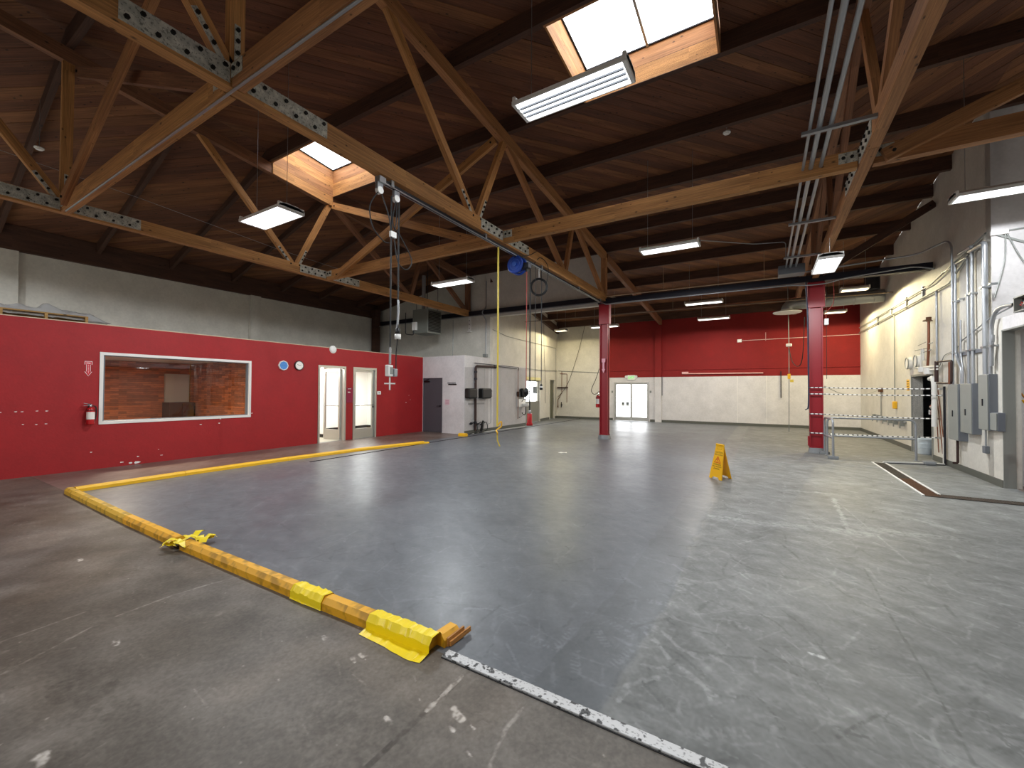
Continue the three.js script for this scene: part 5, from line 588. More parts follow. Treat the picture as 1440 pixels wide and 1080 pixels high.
// ================================================================ UTILITY WALL
{ const c = V(-9.63, 1.79, -11.77), t = thing('hook_rail', 'black coat hook rail on the white utility wall', 'hooks', V(c.x, 1.75, c.z)); obj('rail', bx(-9.82, -9.45, 1.75, 1.79, -11.77, -11.75), M.black, t); for (let k = 0; k < 6; k++) { const x = -9.8 + k * 0.065; obj('hook', tube([V(x, 1.79, -11.75), V(x, 1.85, -11.72), V(x, 1.8, -11.68)], 0.006, 6, 10), M.darkSteel, t); } }
{ const t = thing('notice', 'small pink framed notice beside the grey door', 'notice', V(-9.87, 1.02, -11.77)); obj('sheet', bx(-9.98, -9.77, 1.03, 1.23, -11.77, -11.764), std(0xd9b9c2, 0.6), t); for (const y of [1.18, 1.13, 1.08]) obj('text_line', bx(-9.95, -9.8, y, y + 0.012, -11.764, -11.7625), std(0xb06a78, 0.6), t); }
function dispenser(pa, pb, label) { const a = onX(-9.0, ...pa), b = onX(-9.0, ...pb), z1 = a.z, z0 = b.z, y1 = a.y, y0 = b.y, t = thing('towel_dispenser', label, 'dispenser', V(-9.05, y0, (z0 + z1) / 2), 'black wall dispensers'); obj('case', bx(sideX((z0 + z1) / 2), -8.87, y0, y1, z0, z1, 0.05), M.black, t); obj('chrome_edge', bx(-8.89, -8.86, y0 + 0.05, y1 - 0.06, z0 - 0.005, z0 + 0.03, 0.01), M.chrome, t); obj('slot', bx(-8.95, -8.9, y0 - 0.01, y0 + 0.015, z0 + 0.1, z1 - 0.1), M.rubber, t); }
dispenser([656, 546], [668, 560], 'black dispenser left of the dark upright pipe'); dispenser([675, 546], [688, 560], 'black dispenser right of the dark upright pipe');
{ const a = onX(-9.0, 734, 549), t = thing('wall_fan', 'black rounded dispenser at the far end of the pale panels', 'dispenser', V(-9.1, 1.25, -15.9)); obj('case', bx(sideX(-15.9), -8.95, 1.27, 1.66, -16.15, -15.75, 0.08), M.black, t); obj('front', bx(-8.96, -8.93, 1.32, 1.6, -16.1, -15.82, 0.02), M.rubber, t); obj('spout', bx(-9.05, -9.0, 1.2, 1.28, -16.0, -15.9, 0.01), M.chrome, t); }
{ const x = -9.03, t = thing('drain_pipe', 'dark upright pipe with an elbow along the top of the pale panels', 'pipe', V(x, 0, -12.35)); obj('pipe', pipe([V(x, 0.1, -12.35), V(x, 2.45, -12.35), V(x, 2.48, -13.7)], 0.045, 0.12, 12), M.brown, t); for (const y of [0.35, 1.95, 2.2]) obj('coupling', disc(V(x, y, -12.35), V(0, 1, 0), 0.06, 0.07, 14), M.darkSteel, t); obj('coupling', disc(V(x, 2.48, -13.55), V(0, 0, -1), 0.06, 0.1, 14), M.darkSteel, t); obj('clamp', bx(sideX(-12.35), x, 1.85, 1.88, -12.4, -12.3), M.galv, t); }
tagged('water_pipe', [pipe([V(-9.04, 2.56, -12.3), V(-9.05, 2.56, -15.5), V(-9.07, 2.4, -15.5)], 0.012, 0.05), pipe([V(-9.06, 2.52, -13.7), V(-9.08, 2.5, -15.4)], 0.012)], M.darkSteel, 'pair of thin dark pipes along the top of the pale panels', 'pipe');
tagged('water_pipe', pipe([V(-9.09, 2.52, -15.52), V(-9.09, 0.35, -15.52)], 0.014), M.copper, 'thin brown pipe dropping to the wall sink', 'pipe');
tagged('conduit', pipe([V(-9.05, 2.44, -13.4), V(-9.07, 1.2, -13.42), V(-9.07, 0.3, -13.42), V(-9.07, 0.25, -13.0)], 0.012, 0.1), M.galv, 'thin grey conduit bent down the middle of the pale panels', 'conduit');
tagged('conduit', pipe([V(-9.3, 5.85, -13.38), V(-9.3, 4.8, -13.38), V(-9.35, 4.6, -13.15), V(-9.3, 4.3, -13.38), V(-9.3, 2.95, -13.38)], 0.022, 0.1), M.galv, 'grey conduit down the corner of the tall grey wall', 'conduit');
tagged('junction_box', bx(-9.4, -9.2, 2.86, 2.98, -13.4, -13.3, 0.01), M.panelBox, 'small grey box at the foot of the corner conduit', 'box');
tagged('conduit', pipe([V(-10.95, 4.45, -13.38), V(-10.95, 3.0, -13.38), V(-11.2, 2.9, -13.38)], 0.01, 0.05), M.galv, 'thin conduit bent at the bottom of the tall grey wall', 'conduit');
{ const t = thing('wall_sink', 'small white wall sink with black faucet and exposed trap', 'sink', V(-8.95, 0.3, -15.8)); const g = lathe([[0, 0], [0.1, 0.0], [0.17, 0.05], [0.19, 0.14], [0.17, 0.14], [0.14, 0.06], [0, 0.05]], V(-8.95, 0.86, -15.95), 20); obj('basin', g, M.whitePlastic, t); obj('back_plate', bx(sideX(-15.8), -9.06, 0.85, 1.2, -16.1, -15.55, 0.01), M.whitePlastic, t); obj('faucet', tube([V(-9.06, 1.08, -15.8), V(-8.95, 1.2, -15.8), V(-8.86, 1.14, -15.8)], 0.014, 8, 16), M.black, t); obj('trap', tube([V(-8.95, 0.86, -15.95), V(-8.95, 0.62, -15.95), V(-8.99, 0.5, -15.9), V(-9.08, 0.6, -15.85)], 0.022, 8, 20), M.black, t); obj('valve', [disc(V(-9.08, 0.4, -15.6), V(1, 0, 0), 0.03, 0.06, 10), tube([V(-9.04, 0.4, -15.6), V(-8.98, 0.48, -15.7), V(-9.0, 0.6, -15.8)], 0.01, 6, 14)], M.chrome, t); obj('soap_box', bx(sideX(-15.6), -9.04, 1.3, 1.52, -15.66, -15.54, 0.01), M.black, t); }
{ const t = thing('hose_bib', 'cluster of black hoses and valves at the foot of the dark upright pipe', 'hoses', V(-8.95, 0, -12.3)); for (const [z, h] of [[-12.1, 0.35], [-12.45, 0.3], [-12.75, 0.28]]) { obj('valve', [disc(V(sideX(z), h, z), V(1, 0, 0), 0.03, 0.08, 10), bx(-9.04, -8.98, h + 0.03, h + 0.06, z - 0.05, z + 0.05)], M.darkSteel, t); obj('hose', tube([V(-9.0, h, z), V(-8.9, h + 0.1, z - 0.1), V(-8.88, 0.12, z - 0.15), V(-8.9, 0.03, z + 0.2), V(-8.85, 0.03, z + 0.4)], 0.014, 6, 24), M.rubber, t); } obj('gauge', ring(V(-9.0, 0.5, -12.15), 0.06, 0.008, V(1, 0, 0), 20), M.steel, t); obj('tool', beam(V(-8.92, 0.05, -12.55), V(-8.95, 0.42, -12.75), 0.06, 0.1), M.black, t); }
tagged('wall_strip', bx(-9.094, -9.085, 1.04, 1.1, -13.0, -12.0), std(0x8f8d8d, 0.5), 'grey strip on the pale panels below the two black dispensers', 'strip');
tagged('hose_rope', sweep([gpv(656, 611.5), gpv(690, 606.5), gpv(738, 600)].map((p) => p.setY(0.012)), 0.01, 6), M.whitePlastic, 'pale hose lying on the floor along the pale panels', 'hose');

// ================================================================ REAR WALL
{ const c = onZ(RB, 888, 531), t = thing('exit_sign', 'green lit exit sign with two lamp heads above the glass double doors', 'sign', V(c.x, c.y - 0.14, RB)); obj('case', bx(c.x - 0.2, c.x + 0.2, c.y - 0.13, c.y + 0.13, RB, RB + 0.06, 0.01), M.whitePlastic, t); const tex = canvasTex(256, 160, (x) => { x.fillStyle = '#dfe8d6'; x.fillRect(0, 0, 256, 160); x.fillStyle = '#35b04a'; x.font = 'bold 104px sans-serif'; x.textAlign = 'center'; x.fillText('EXIT', 128, 116); }); const tx2 = canvasTex(256, 160, (x) => { x.fillStyle = '#1c3018'; x.fillRect(0, 0, 256, 160); x.fillStyle = '#5cf06a'; x.font = 'bold 104px sans-serif'; x.textAlign = 'center'; x.fillText('EXIT', 128, 116); }); obj('face', new THREE.PlaneGeometry(0.36, 0.22).translate(c.x, c.y, RB + 0.061), std(0xffffff, 0.5, 0, { map: tex, emissive: 0xffffff, emissiveMap: tx2, emissiveIntensity: 0.7 }), t); for (const s of [-1, 1]) { obj('lamp_head', disc(V(c.x + s * 0.26, c.y + 0.06, RB + 0.02), V(0, -0.3, 1).normalize(), 0.06, 0.07, 16, 0.07), M.whitePlastic, t); } }
for (const [px, py, l] of [[876, 568, 'small grey notice taped on the left glass of the double doors, by the outer stile'], [882.5, 568, 'small grey notice taped on the left glass of the double doors, by the meeting stile']]) { const c = onZ(RB - 0.04, px, py); const t = thing('door_notice', l, 'notice', V(c.x, c.y - 0.11, RB - 0.045), 'notices on the glass doors'); obj('sheet', bx(c.x - 0.075, c.x + 0.075, c.y - 0.11, c.y + 0.11, RB - 0.047, RB - 0.044), std(0x9c9f9c, 0.7), t); obj('text_block', bx(c.x - 0.055, c.x + 0.055, c.y - 0.02, c.y + 0.08, RB - 0.044, RB - 0.043), std(0x6f7573, 0.7), t); }
tagged('conduit', pipe([V(-10.2, 2.73, RB + 0.03), V(-9.98, 2.7, RB + 0.03), V(-7.6, 2.56, RB + 0.03)], 0.012), M.panelBox, 'thin conduit along the cream part of the rear wall', 'conduit');
{ const t = thing('wall_rack', 'brown pipe rack with a short crossbar on the cream rear wall', 'rack', V(-9.8, 0.9, RB)); obj('pipe', pipe([V(-9.98, 2.68, RB + 0.04), V(-9.98, 1.4, RB + 0.04)], 0.016), M.copper, t); obj('pipe', pipe([V(-10.1, 2.55, RB + 0.04), V(-9.66, 2.53, RB + 0.04), V(-9.66, 0.9, RB + 0.04)], 0.016, 0.05), M.copper, t); obj('crossbar', bx(-10.24, -9.6, 1.72, 1.78, RB + 0.02, RB + 0.1), M.brown, t); obj('hose', tube([V(-10.0, 1.42, RB + 0.06), V(-10.1, 1.2, RB + 0.1), V(-10.2, 1.0, RB + 0.08), V(-10.18, 0.6, RB + 0.08), V(-10.22, 0.7, RB + 0.09)], 0.02, 6, 24), M.rust, t); obj('valve', [disc(V(-9.98, 0.75, RB), V(0, 0, 1), 0.03, 0.1, 10), bx(-10.0, -9.96, 0.62, 0.92, RB + 0.06, RB + 0.1, 0.01)], M.black, t); }
tagged('hanging_cord', tube([V(-8.55, 5.25, RB + 0.1), V(-8.9, 3.9, RB + 0.1), V(-9.4, 2.4, RB + 0.1), V(-9.75, 1.7, RB + 0.1), V(-10.2, 1.2, RB + 0.1)], 0.012, 6, 40), M.rubber, 'dark cord sagging from the roof across the cream rear wall', 'cord');
tagged('hanging_cord', tube([slantPt(6.2, 5.2, 0.05), slantPt(6.3, 3.5, 0.05), slantPt(6.45, 2.3, 0.05), slantPt(6.5, 0.9, 0.06)], 0.01, 6, 30), M.rubber, 'thin cord down the cream side wall by the narrow doorway', 'cord');
tagged('conduit', pipe([slantPt(0.15, 3.95, 0.03), slantPt(1.6, 3.85, 0.03), slantPt(8.4, 4.0, 0.03), slantPt(8.4, 0.2, 0.03)], 0.01, 0.08), M.panelBox, 'thin conduit crossing the cream side wall and dropping at the corner', 'conduit');
tagged('conduit', pipe([slantPt(3.3, 2.6, 0.03), slantPt(5.5, 2.62, 0.03), slantPt(8.6, 2.72, 0.03)], 0.014, 0.08), M.panelBox, 'conduit along the cream side wall above the half glazed door', 'conduit');
{ const t = thing('wall_conduit', 'white conduit with a junction box across the red rear wall', 'conduit', V(1.2, 3.8, RB)); obj('conduit', cyl(V(-0.95, 3.93, RB + 0.02), V(3.35, 3.95, RB + 0.02), 0.013, 8), std(0xd8b8b8, 0.5), t); obj('junction_box', bx(-1.08, -0.9, 3.86, 4.0, RB, RB + 0.06, 0.01), M.whitePlastic, t); for (const x of [0.05, 2.0]) obj('stub', cyl(V(x, 3.88, RB + 0.02), V(x, 4.25, RB + 0.02), 0.014, 8), std(0xc08a8a, 0.5), t); }
tagged('wall_rail', cyl(V(-3.4, 2.44, RB + 0.05), V(-0.05, 2.42, RB + 0.05), 0.028, 10), std(0xe0a8a0, 0.5), 'pale rail lying along the lower edge of the red rear wall', 'rail');
{ const t = thing('pendant_cable', 'hanging grey cord with white ring and yellow pendant by the striped post', 'cord', V(0.72, 0, -19.8)); const z = -19.8, x = 0.83; obj('cord', sweep([V(x - 0.03, 5.74, z), V(x, 3.5, z), V(x, 2.3, z)], 0.014, 6), M.panelBox, t); obj('ring_box', bx(x - 0.1, x + 0.1, 3.36, 3.48, z - 0.05, z + 0.05, 0.03), M.whitePlastic, t); obj('pendant', bx(x - 0.05, x + 0.05, 2.08, 2.28, z - 0.05, z + 0.05, 0.02), M.yellow, t); obj('pendant_tag', bx(x + 0.03, x + 0.15, 1.95, 2.06, z - 0.02, z + 0.02, 0.01), M.yellowHose, t); obj('lower_cord', sweep([V(x, 2.1, z), V(x - 0.01, 0.0, z)], 0.012, 6), M.panelDark, t); obj('loop', tube([V(x, 3.3, z), V(x + 0.1, 2.75, z + 0.2), V(x + 0.28, 2.55, z + 0.5), V(x + 0.38, 2.9, z + 1.0), V(x + 0.38, 4.2, z + 2.0)], 0.014, 6, 40), M.rubber, t); }
tagged('hanging_cord', sweep([V(0.62, 2.48, RB + 0.08), V(0.62, 1.3, RB + 0.08)], 0.02, 8), M.darkSteel, 'short dark hose hanging on the rear wall left of the yellow pendant', 'hose');
tagged('hanging_cord', tube([V(0.92, 4.4, -13.15), V(0.96, 3.6, -13.2), V(0.97, 2.5, -13.22), V(0.97, 1.25, -13.22), V(0.9, 1.1, -13.22)], 0.016, 6, 40), std(0x1c2440, 0.5), 'dark blue hose hanging down the left side of the striped post', 'hose');
{ const t = thing('cord_box', 'white cord box hung beside the striped red post', 'box', V(1.36, 3.3, -13.25)); obj('box', bx(1.31, 1.4, 3.28, 3.44, -13.3, -13.2, 0.01), M.whitePlastic, t); obj('cord', tube([V(1.355, 3.44, -13.25), V(1.36, 3.6, -13.25), V(1.5, 3.85, -13.22), V(1.5, 4.4, -13.2)], 0.008, 6, 20), M.redHose, t); obj('lower_cord', sweep([V(1.355, 3.28, -13.25), V(1.355, 1.9, -13.25)], 0.006, 6), M.rubber, t); }
extinguisher(V(-4.72, 1.02, -13.28), 'red fire extinguisher hung on the side of the plain red post', V(-1, 0, 0), 1.1);
{ const t = thing('post_sign', 'pale pink arrow sign on the plain red post', 'sign', V(-4.5, 2.1, -13.19)); const g = wallZ(-13.2, -13.195, [[-4.56, 2.62], [-4.56, 2.5], [-4.53, 2.5], [-4.53, 2.28], [-4.56, 2.28], [-4.5, 2.15], [-4.44, 2.28], [-4.47, 2.28], [-4.47, 2.5], [-4.44, 2.5], [-4.44, 2.62]].reverse()); obj('plate', g, std(0xd89aa6, 0.5), t); }
tagged('hanging_cord', tube([V(-4.68, 2.3, -13.3), V(-4.8, 1.95, -13.3), V(-4.95, 1.6, -13.3), V(-4.85, 1.45, -13.3), V(-4.68, 1.55, -13.3)], 0.01, 6, 30), M.rubber, 'black cord loop on the left of the plain red post', 'cord');
for (const [px, l] of [[861, 'small switch plate left of the double doors'], [915, 'small switch plate right of the double doors']]) { const c = onZ(RB, px, 551); const t = thing('switch_plate', l, 'switch', c.clone().setZ(RB)); obj('plate', bx(c.x - 0.04, c.x + 0.04, c.y - 0.06, c.y + 0.06, RB, RB + 0.015), M.panelBox, t); obj('toggle', bx(c.x - 0.01, c.x + 0.01, c.y - 0.015, c.y + 0.015, RB + 0.015, RB + 0.03), M.darkSteel, t); }
tagged('conduit', cyl(V(-4.44, 2.3, RB + 0.03), V(-4.44, 1.35, RB + 0.03), 0.018, 8), M.panelDark, 'dark conduit end beside the rear wall pilaster', 'conduit');
tagged('wall_box', bx(-3.5, -3.2, 2.42, 2.53, RB, RB + 0.06, 0.01), std(0xe0b0ae, 0.5), 'pale small box low on the red rear wall', 'box');

// ================================================================ RIGHT SIDE: RAILS, STRAPS, PANELS, PIPES
{ const t = thing('handrail', 'galvanised pipe handrail running from the striped post to the right doorway', 'handrail', V(2.1, 0, -13)), r = 0.024, a = V(1.33, 0, -12.98), b = V(2.97, 0, -13.02), H = 0.93; obj('top_rail', pipe([a.clone(), a.clone().setY(H), b.clone().setY(H), b.clone()], r, 0.14, 12), M.galv, t); obj('mid_rail', cyl(a.clone().setY(0.49), b.clone().setY(0.49), r * 0.95, 12), M.galv, t); for (const p of [a, b]) obj('foot', disc(p, V(0, 1, 0), 0.05, 0.012, 16), M.galv, t); }
{ const t = thing('handrail', 'short pipe handrail standing on two concrete blocks by the striped post', 'handrail', V(1.34, 0, -12.7)), r = 0.024, a = V(1.29, 0, -13.12), b = V(1.37, 0, -12.3), H = 0.93; obj('top_rail', pipe([a.clone(), a.clone().setY(H), b.clone().setY(H), b.clone()], r, 0.14, 12), M.galv, t); obj('mid_rail', cyl(a.clone().setY(0.49), b.clone().setY(0.49), r * 0.95, 12), M.galv, t); for (const p of [a, b]) obj('foot_block', bx(p.x - 0.1, p.x + 0.1, 0, 0.07, p.z - 0.07, p.z + 0.07, 0.012), M.concreteBlock, t); }
tagged('concrete_block', bx(2.95, 3.15, 0, 0.08, -12.55, -12.35, 0.03), M.concreteBlock, 'small grey block on the floor by the right wall', 'block');
{ const ts = canvasTex(64, 8, (c) => { c.fillStyle = '#e6e6e4'; c.fillRect(0, 0, 64, 8); c.fillStyle = '#5c5c5e'; c.fillRect(0, 0, 24, 8); }); ts.wrapS = ts.wrapT = THREE.RepeatWrapping; ts.repeat.set(11, 1); const sm = std(0xffffff, 0.6, 0, { map: ts });
  const ys = [[1.68, 1.65, -12.86, 'top striped strap between the red post and the right wall'], [1.515, 1.505, -12.74, 'second striped strap below the top strap'], [1.0, 0.975, -13.0, 'third striped strap level with the handrail top'], [0.51, 0.55, -13.02, 'lowest striped strap level with the handrail middle']];
  for (const [ya, ybb, zz, l] of ys) { const t = thing('barrier_strap', l, 'strap', V(2.2, Math.min(ya, ybb), -13.1), 'striped straps'); const P = V(1.3, ya, -13.24), Q = V(RX - 0.03, ybb, zz), Mx = P.clone().lerp(Q, 0.5).add(V(0, -0.012, 0)); const g = sweep([P, P.clone().lerp(Mx, 0.5).add(V(0, -0.004, 0)), Mx, Mx.clone().lerp(Q, 0.5).add(V(0, -0.004, 0)), Q], 0.013, 6); obj('strap', g, sm, t); obj('post_wrap', [sweep([V(0.985, ya, -13.24), V(1.3, ya, -13.24)], 0.014, 6), sweep([V(1.3, ya, -13.24), V(1.3, ya, -13.46)], 0.014, 6)], sm, t); obj('wall_hook', disc(V(RX - 0.05, ybb, zz), V(1, 0, 0), 0.025, 0.05, 10), M.chrome, t); } }
function elecBox(d, pxA, pxB, yTop, yBot, label, mat, latch) { const a = onX(RX - d, pxA, 545), b = onX(RX - d, pxB, 545), z0 = a.z, z1 = b.z, t = thing('electrical_panel', label, 'panel', V(RX, yBot, (z0 + z1) / 2), 'electrical panels'); obj('case', bx(RX - d + 0.012, RX, yBot, yTop, z0, z1, 0.006), M.panelDark, t); const dr = obj('door', bx(RX - d - 0.004, RX - d + 0.012, yBot + 0.01, yTop - 0.01, z0 + 0.008, z1 - 0.008, 0.004), mat, t); if (latch) obj('latch', bx(RX - d - 0.016, RX - d - 0.004, latch - 0.06, latch + 0.06, (z0 + z1) / 2 - 0.012, (z0 + z1) / 2 + 0.012), M.darkSteel, dr); return t; }
elecBox(0.14, 1333, 1346.7, 1.735, 0.62, 'grey electrical panel furthest from the wide doorway', M.panelBox, 1.15); elecBox(0.13, 1350, 1365.8, 1.74, 0.80, 'grey electrical panel in the middle of the three tall ones', M.panelBox, 1.2); elecBox(0.12, 1375.5, 1389, 1.885, 0.92, 'tall grey electrical panel nearest the wide doorway', M.panelBox, 1.4); elecBox(0.10, 1391.6, 1401, 1.235, 0.93, 'small grey electrical box below the tall panel', M.panelBox, 0);
{ const c = onX(RX, 1374, 567), t = thing('outlet_plate', 'white cover plate between two electrical panels', 'outlet', c); obj('plate', bx(RX - 0.1, RX, c.y - 0.06, c.y + 0.06, c.z - 0.09, c.z + 0.09, 0.006), M.whitePlastic, t); obj('receptacle', bx(RX - 0.104, RX - 0.1, c.y - 0.03, c.y + 0.03, c.z - 0.02, c.z + 0.04), M.panelBox, t); }
{ const c = onX(RX, 1390, 632), t = thing('outlet_box', 'grey outlet box hung on conduit below the panels', 'outlet', V(RX, c.y - 0.06, c.z)); obj('box', bx(RX - 0.06, RX, c.y - 0.07, c.y + 0.06, c.z - 0.06, c.z + 0.06, 0.01), M.panelDark, t); obj('conduit', cyl(V(RX - 0.03, c.y + 0.06, c.z), V(RX - 0.03, 0.93, c.z), 0.014, 8), M.galv, t); }
// conduits rising from the panels
const rise = (px, y0, y1, r, label, extra) => { const c = onX(RX - 0.06, px, 480); const t = thing('riser_conduit', label, 'conduit', V(RX - 0.05, y0, c.z), 'conduits rising from the panels'); obj('pipe', extra ? pipe([V(RX - 0.06, y0, c.z + extra[0]), V(RX - 0.06, y0 + 0.3, c.z + extra[0]), V(RX - 0.06, y0 + 0.6, c.z), V(RX - 0.06, y1, c.z)], r, 0.1, 10) : pipe([V(RX - 0.06, y0, c.z), V(RX - 0.06, y1 - 0.15, c.z), V(RX - 0.06, y1, c.z), V(RX - 0.06, y1 + 0.02, c.z - 0.6)], r, 0.14, 10), M.galv, t); for (const y of [2.35, 3.4]) obj('clamp', bx(RX - 0.07 - r, RX, y, y + 0.03, c.z - r - 0.015, c.z + r + 0.015), M.steel, t); };
rise(1340, 1.73, 4.15, 0.016, 'thin conduit furthest left above the panels'); rise(1344, 1.73, 4.2, 0.026, 'conduit bent over the left panel', [0.28]); rise(1351, 1.73, 3.0, 0.016, 'short thin conduit between the first two panels', [0.1]); rise(1362, 1.73, 4.15, 0.024, 'conduit rising above the middle panel'); rise(1368, 1.73, 4.3, 0.028, 'thicker conduit right of the middle panel'); rise(1386, 1.88, 4.2, 0.043, 'thickest conduit with a large elbow above the tall panel'); rise(1396, 1.88, 2.55, 0.026, 'short conduit above the tall panel', [-0.1]);
tagged('strut_rail', bx(RX - 0.04, RX, 2.3, 2.36, -11.95, -10.55), M.panelDark, 'dark strut rail holding the rising conduits', 'strut');
tagged('conduit', pipe([onX(RX - 0.07, 1394, 515), onX(RX - 0.07, 1394, 455), onX(RX - 0.07, 1400, 437), onX(RX - 0.07, 1412, 430), onX(RX - 0.07, 1426, 428)], 0.03, 0.16, 12), M.galv, 'large bent conduit entering the open control box over the wide doorway', 'conduit');
{ const a = onX(RX - 0.12, 1425, 440), b = onX(RX - 0.12, 1425, 419), y0 = a.y, y1 = b.y, z0 = a.z, z1 = a.z + 0.4, t = thing('control_box', 'open grey control box with exposed wiring over the wide doorway', 'box', V(RX - 0.06, y0, (z0 + z1) / 2)); obj('case', [bx(RX - 0.12, RX, y0, y0 + 0.015, z0, z1), bx(RX - 0.12, RX, y1 - 0.015, y1, z0, z1), bx(RX - 0.12, RX, y0, y1, z0, z0 + 0.02), bx(RX - 0.02, RX, y0, y1, z0, z1)], M.greyPaint, t); obj('inner_plate', bx(RX - 0.04, RX - 0.02, y0 + 0.02, y1 - 0.02, z0 + 0.03, z1), M.rubber, t); const r = rng(301); for (let k = 0; k < 6; k++) obj('wire', tube([V(RX - 0.05, y0 + 0.04 + r() * 0.05, z0 + 0.06 + r() * 0.2), V(RX - 0.1, y0 + 0.09 + 0.05 * r(), z0 + 0.1 + r() * 0.2), V(RX - 0.06, y0 + 0.05 + 0.1 * r(), z0 + 0.2 + r() * 0.15)], 0.006, 5, 12), [M.whitePlastic, M.redGloss, M.panelBox][k % 3], t); }
tagged('conduit', pipe([V(RX - 0.05, 2.2, -11.7), V(RX - 0.05, 2.58, -11.65), V(RX - 0.05, 2.86, -10.3), V(RX - 0.05, 2.92, -9.65)], 0.014, 0.1), M.galv, 'thin conduit slanting along the right wall to the open control box', 'conduit');
tagged('cable_run', pipe([V(RX - 0.03, 2.15, -12.9), V(RX - 0.03, 2.38, -12.6), V(RX - 0.03, 2.42, -12.2), V(RX - 0.03, 2.5, -11.8)], 0.008, 0.1), M.panelBox, 'thin cable looping along the right wall left of the conduits', 'cable');
// long conduits along the wall
{ const t = thing('wall_conduit', 'pair of conduits on brackets rising along the right wall', 'conduit', V(RX - 0.05, 3.8, -16)); obj('conduit', pipe([V(RX - 0.05, 4.2, -21.9), V(RX - 0.05, 4.08, -13.3), V(RX - 0.05, 4.36, -10.5)], 0.016, 0.1), M.panelBox, t); obj('conduit', pipe([V(RX - 0.05, 4.0, -21.9), V(RX - 0.05, 3.86, -12.2), V(RX - 0.05, 4.2, -11.2)], 0.02, 0.1), M.panelBox, t); for (const z of [-20.6, -18.8, -17.0, -15.4, -14.0]) obj('bracket', bx(RX - 0.04, RX, 3.88, 4.18, z - 0.02, z + 0.02), M.galv, t); }
tagged('conduit', pipe([V(RX - 0.04, 3.9, -16.6), V(RX - 0.04, 1.3, -16.6)], 0.014), M.panelBox, 'vertical conduit ending in a yellow box on the right wall', 'conduit');
{ const t = thing('yellow_outlet', 'yellow outlet box at the end of the conduit on the right wall', 'outlet', V(RX - 0.06, 1.1, -16.6)); obj('box', bx(RX - 0.09, RX, 1.08, 1.3, -16.68, -16.52, 0.02), M.yellow, t); obj('face', bx(RX - 0.095, RX - 0.09, 1.14, 1.24, -16.63, -16.57), M.signYellow, t); }
{ const t = thing('wall_outlet', 'small brown box with conduit and cable on the right wall', 'outlet', V(RX, 0.8, -18.4)); obj('box', bx(RX - 0.08, RX, 1.58, 1.72, -18.55, -18.25, 0.01), M.rust, t); obj('conduit', cyl(V(RX - 0.03, 1.58, -18.4), V(RX - 0.03, 0.75, -18.4), 0.014, 8), M.panelBox, t); obj('cable', tube([V(1.32, 1.72, -13.4), V(1.9, 1.52, -15), V(2.7, 1.5, -17), V(RX - 0.08, 1.64, -18.5)], 0.008, 6, 30), M.panelBox, t); }
{ const t = thing('hook_rack', 'grey tool rack with hooks low on the right wall', 'rack', V(RX - 0.04, 0.45, -17)); obj('rail', beam(V(RX - 0.03, 0.77, -19.4), V(RX - 0.03, 0.74, -15.6), 0.05, 0.05), M.galv, t); for (const z of [-19.2, -18.5, -17.7, -17.0, -16.4, -15.7]) obj('hook', [bx(RX - 0.12, RX - 0.02, 0.62, 0.8, z - 0.02, z + 0.02), bx(RX - 0.13, RX - 0.11, 0.56, 0.7, z - 0.025, z + 0.025)], M.panelBox, t); }
// brown pipework by the right doorway
{ const x = RX - 0.12, t = thing('pipe_manifold', 'brown and white pipe manifold above the right doorway', 'pipework', V(x, 1.2, -13)); const pz = (px, py) => { const p = onX(x, px, py); return V(x, p.y, p.z); };
  obj('riser', pipe([pz(1306, 451), pz(1306, 488), pz(1305, 508), pz(1304.5, 514)], 0.026, 0.1, 10), M.copper, t); obj('riser_head', [disc(pz(1306, 452), V(0, 1, 0), 0.05, 0.1, 12), beam(pz(1299, 451.5), pz(1304, 450), 0.04, 0.03), beam(pz(1308, 451), pz(1310.5, 451), 0.03, 0.02)], M.rust, t);
  obj('arm', [cyl(pz(1287, 493), pz(1306, 489), 0.012, 8), cyl(pz(1294, 497), pz(1309, 492), 0.012, 8), cyl(pz(1291, 486), pz(1302, 481), 0.008, 6), cyl(pz(1304, 484), pz(1311, 482), 0.012, 8)], M.panelBox, t); obj('gauge_stand', [cyl(pz(1296, 490), pz(1295, 516), 0.018, 8), cyl(pz(1298.5, 490), pz(1298.5, 507), 0.02, 8)], M.stud, t);
  obj('header', [cyl(pz(1286, 518), pz(1318, 515), 0.02, 8), cyl(pz(1296, 522), pz(1318, 519), 0.02, 8)], M.stud, t); obj('pump', [disc(pz(1298, 523), V(0, 1, 0), 0.09, 0.12, 14), disc(pz(1306, 526), V(0, 1, 0), 0.09, 0.14, 14)], M.stud, t);
  obj('loop', pipe([pz(1316, 509), pz(1338, 507), pz(1338, 539), pz(1318, 539)], 0.02, 0.06, 10), M.brown, t); obj('loop_riser', pipe([pz(1317, 508), pz(1317, 537)], 0.035, 0.05, 10), M.brown, t); obj('thick_leg', pipe([pz(1336.5, 509), pz(1336.5, 540)], 0.035, 0.05, 10), M.copper, t);
  obj('white_drop', pipe([pz(1308, 533), pz(1312, 531), pz(1314, 540), pz(1314, 600)], 0.05, 0.08, 12), M.stud, t); obj('white_valve', [disc(pz(1311, 572), V(0, 0, 1), 0.05, 0.1, 14), disc(pz(1311, 583), V(0, 1, 0), 0.06, 0.1, 12)], M.chrome, t); }
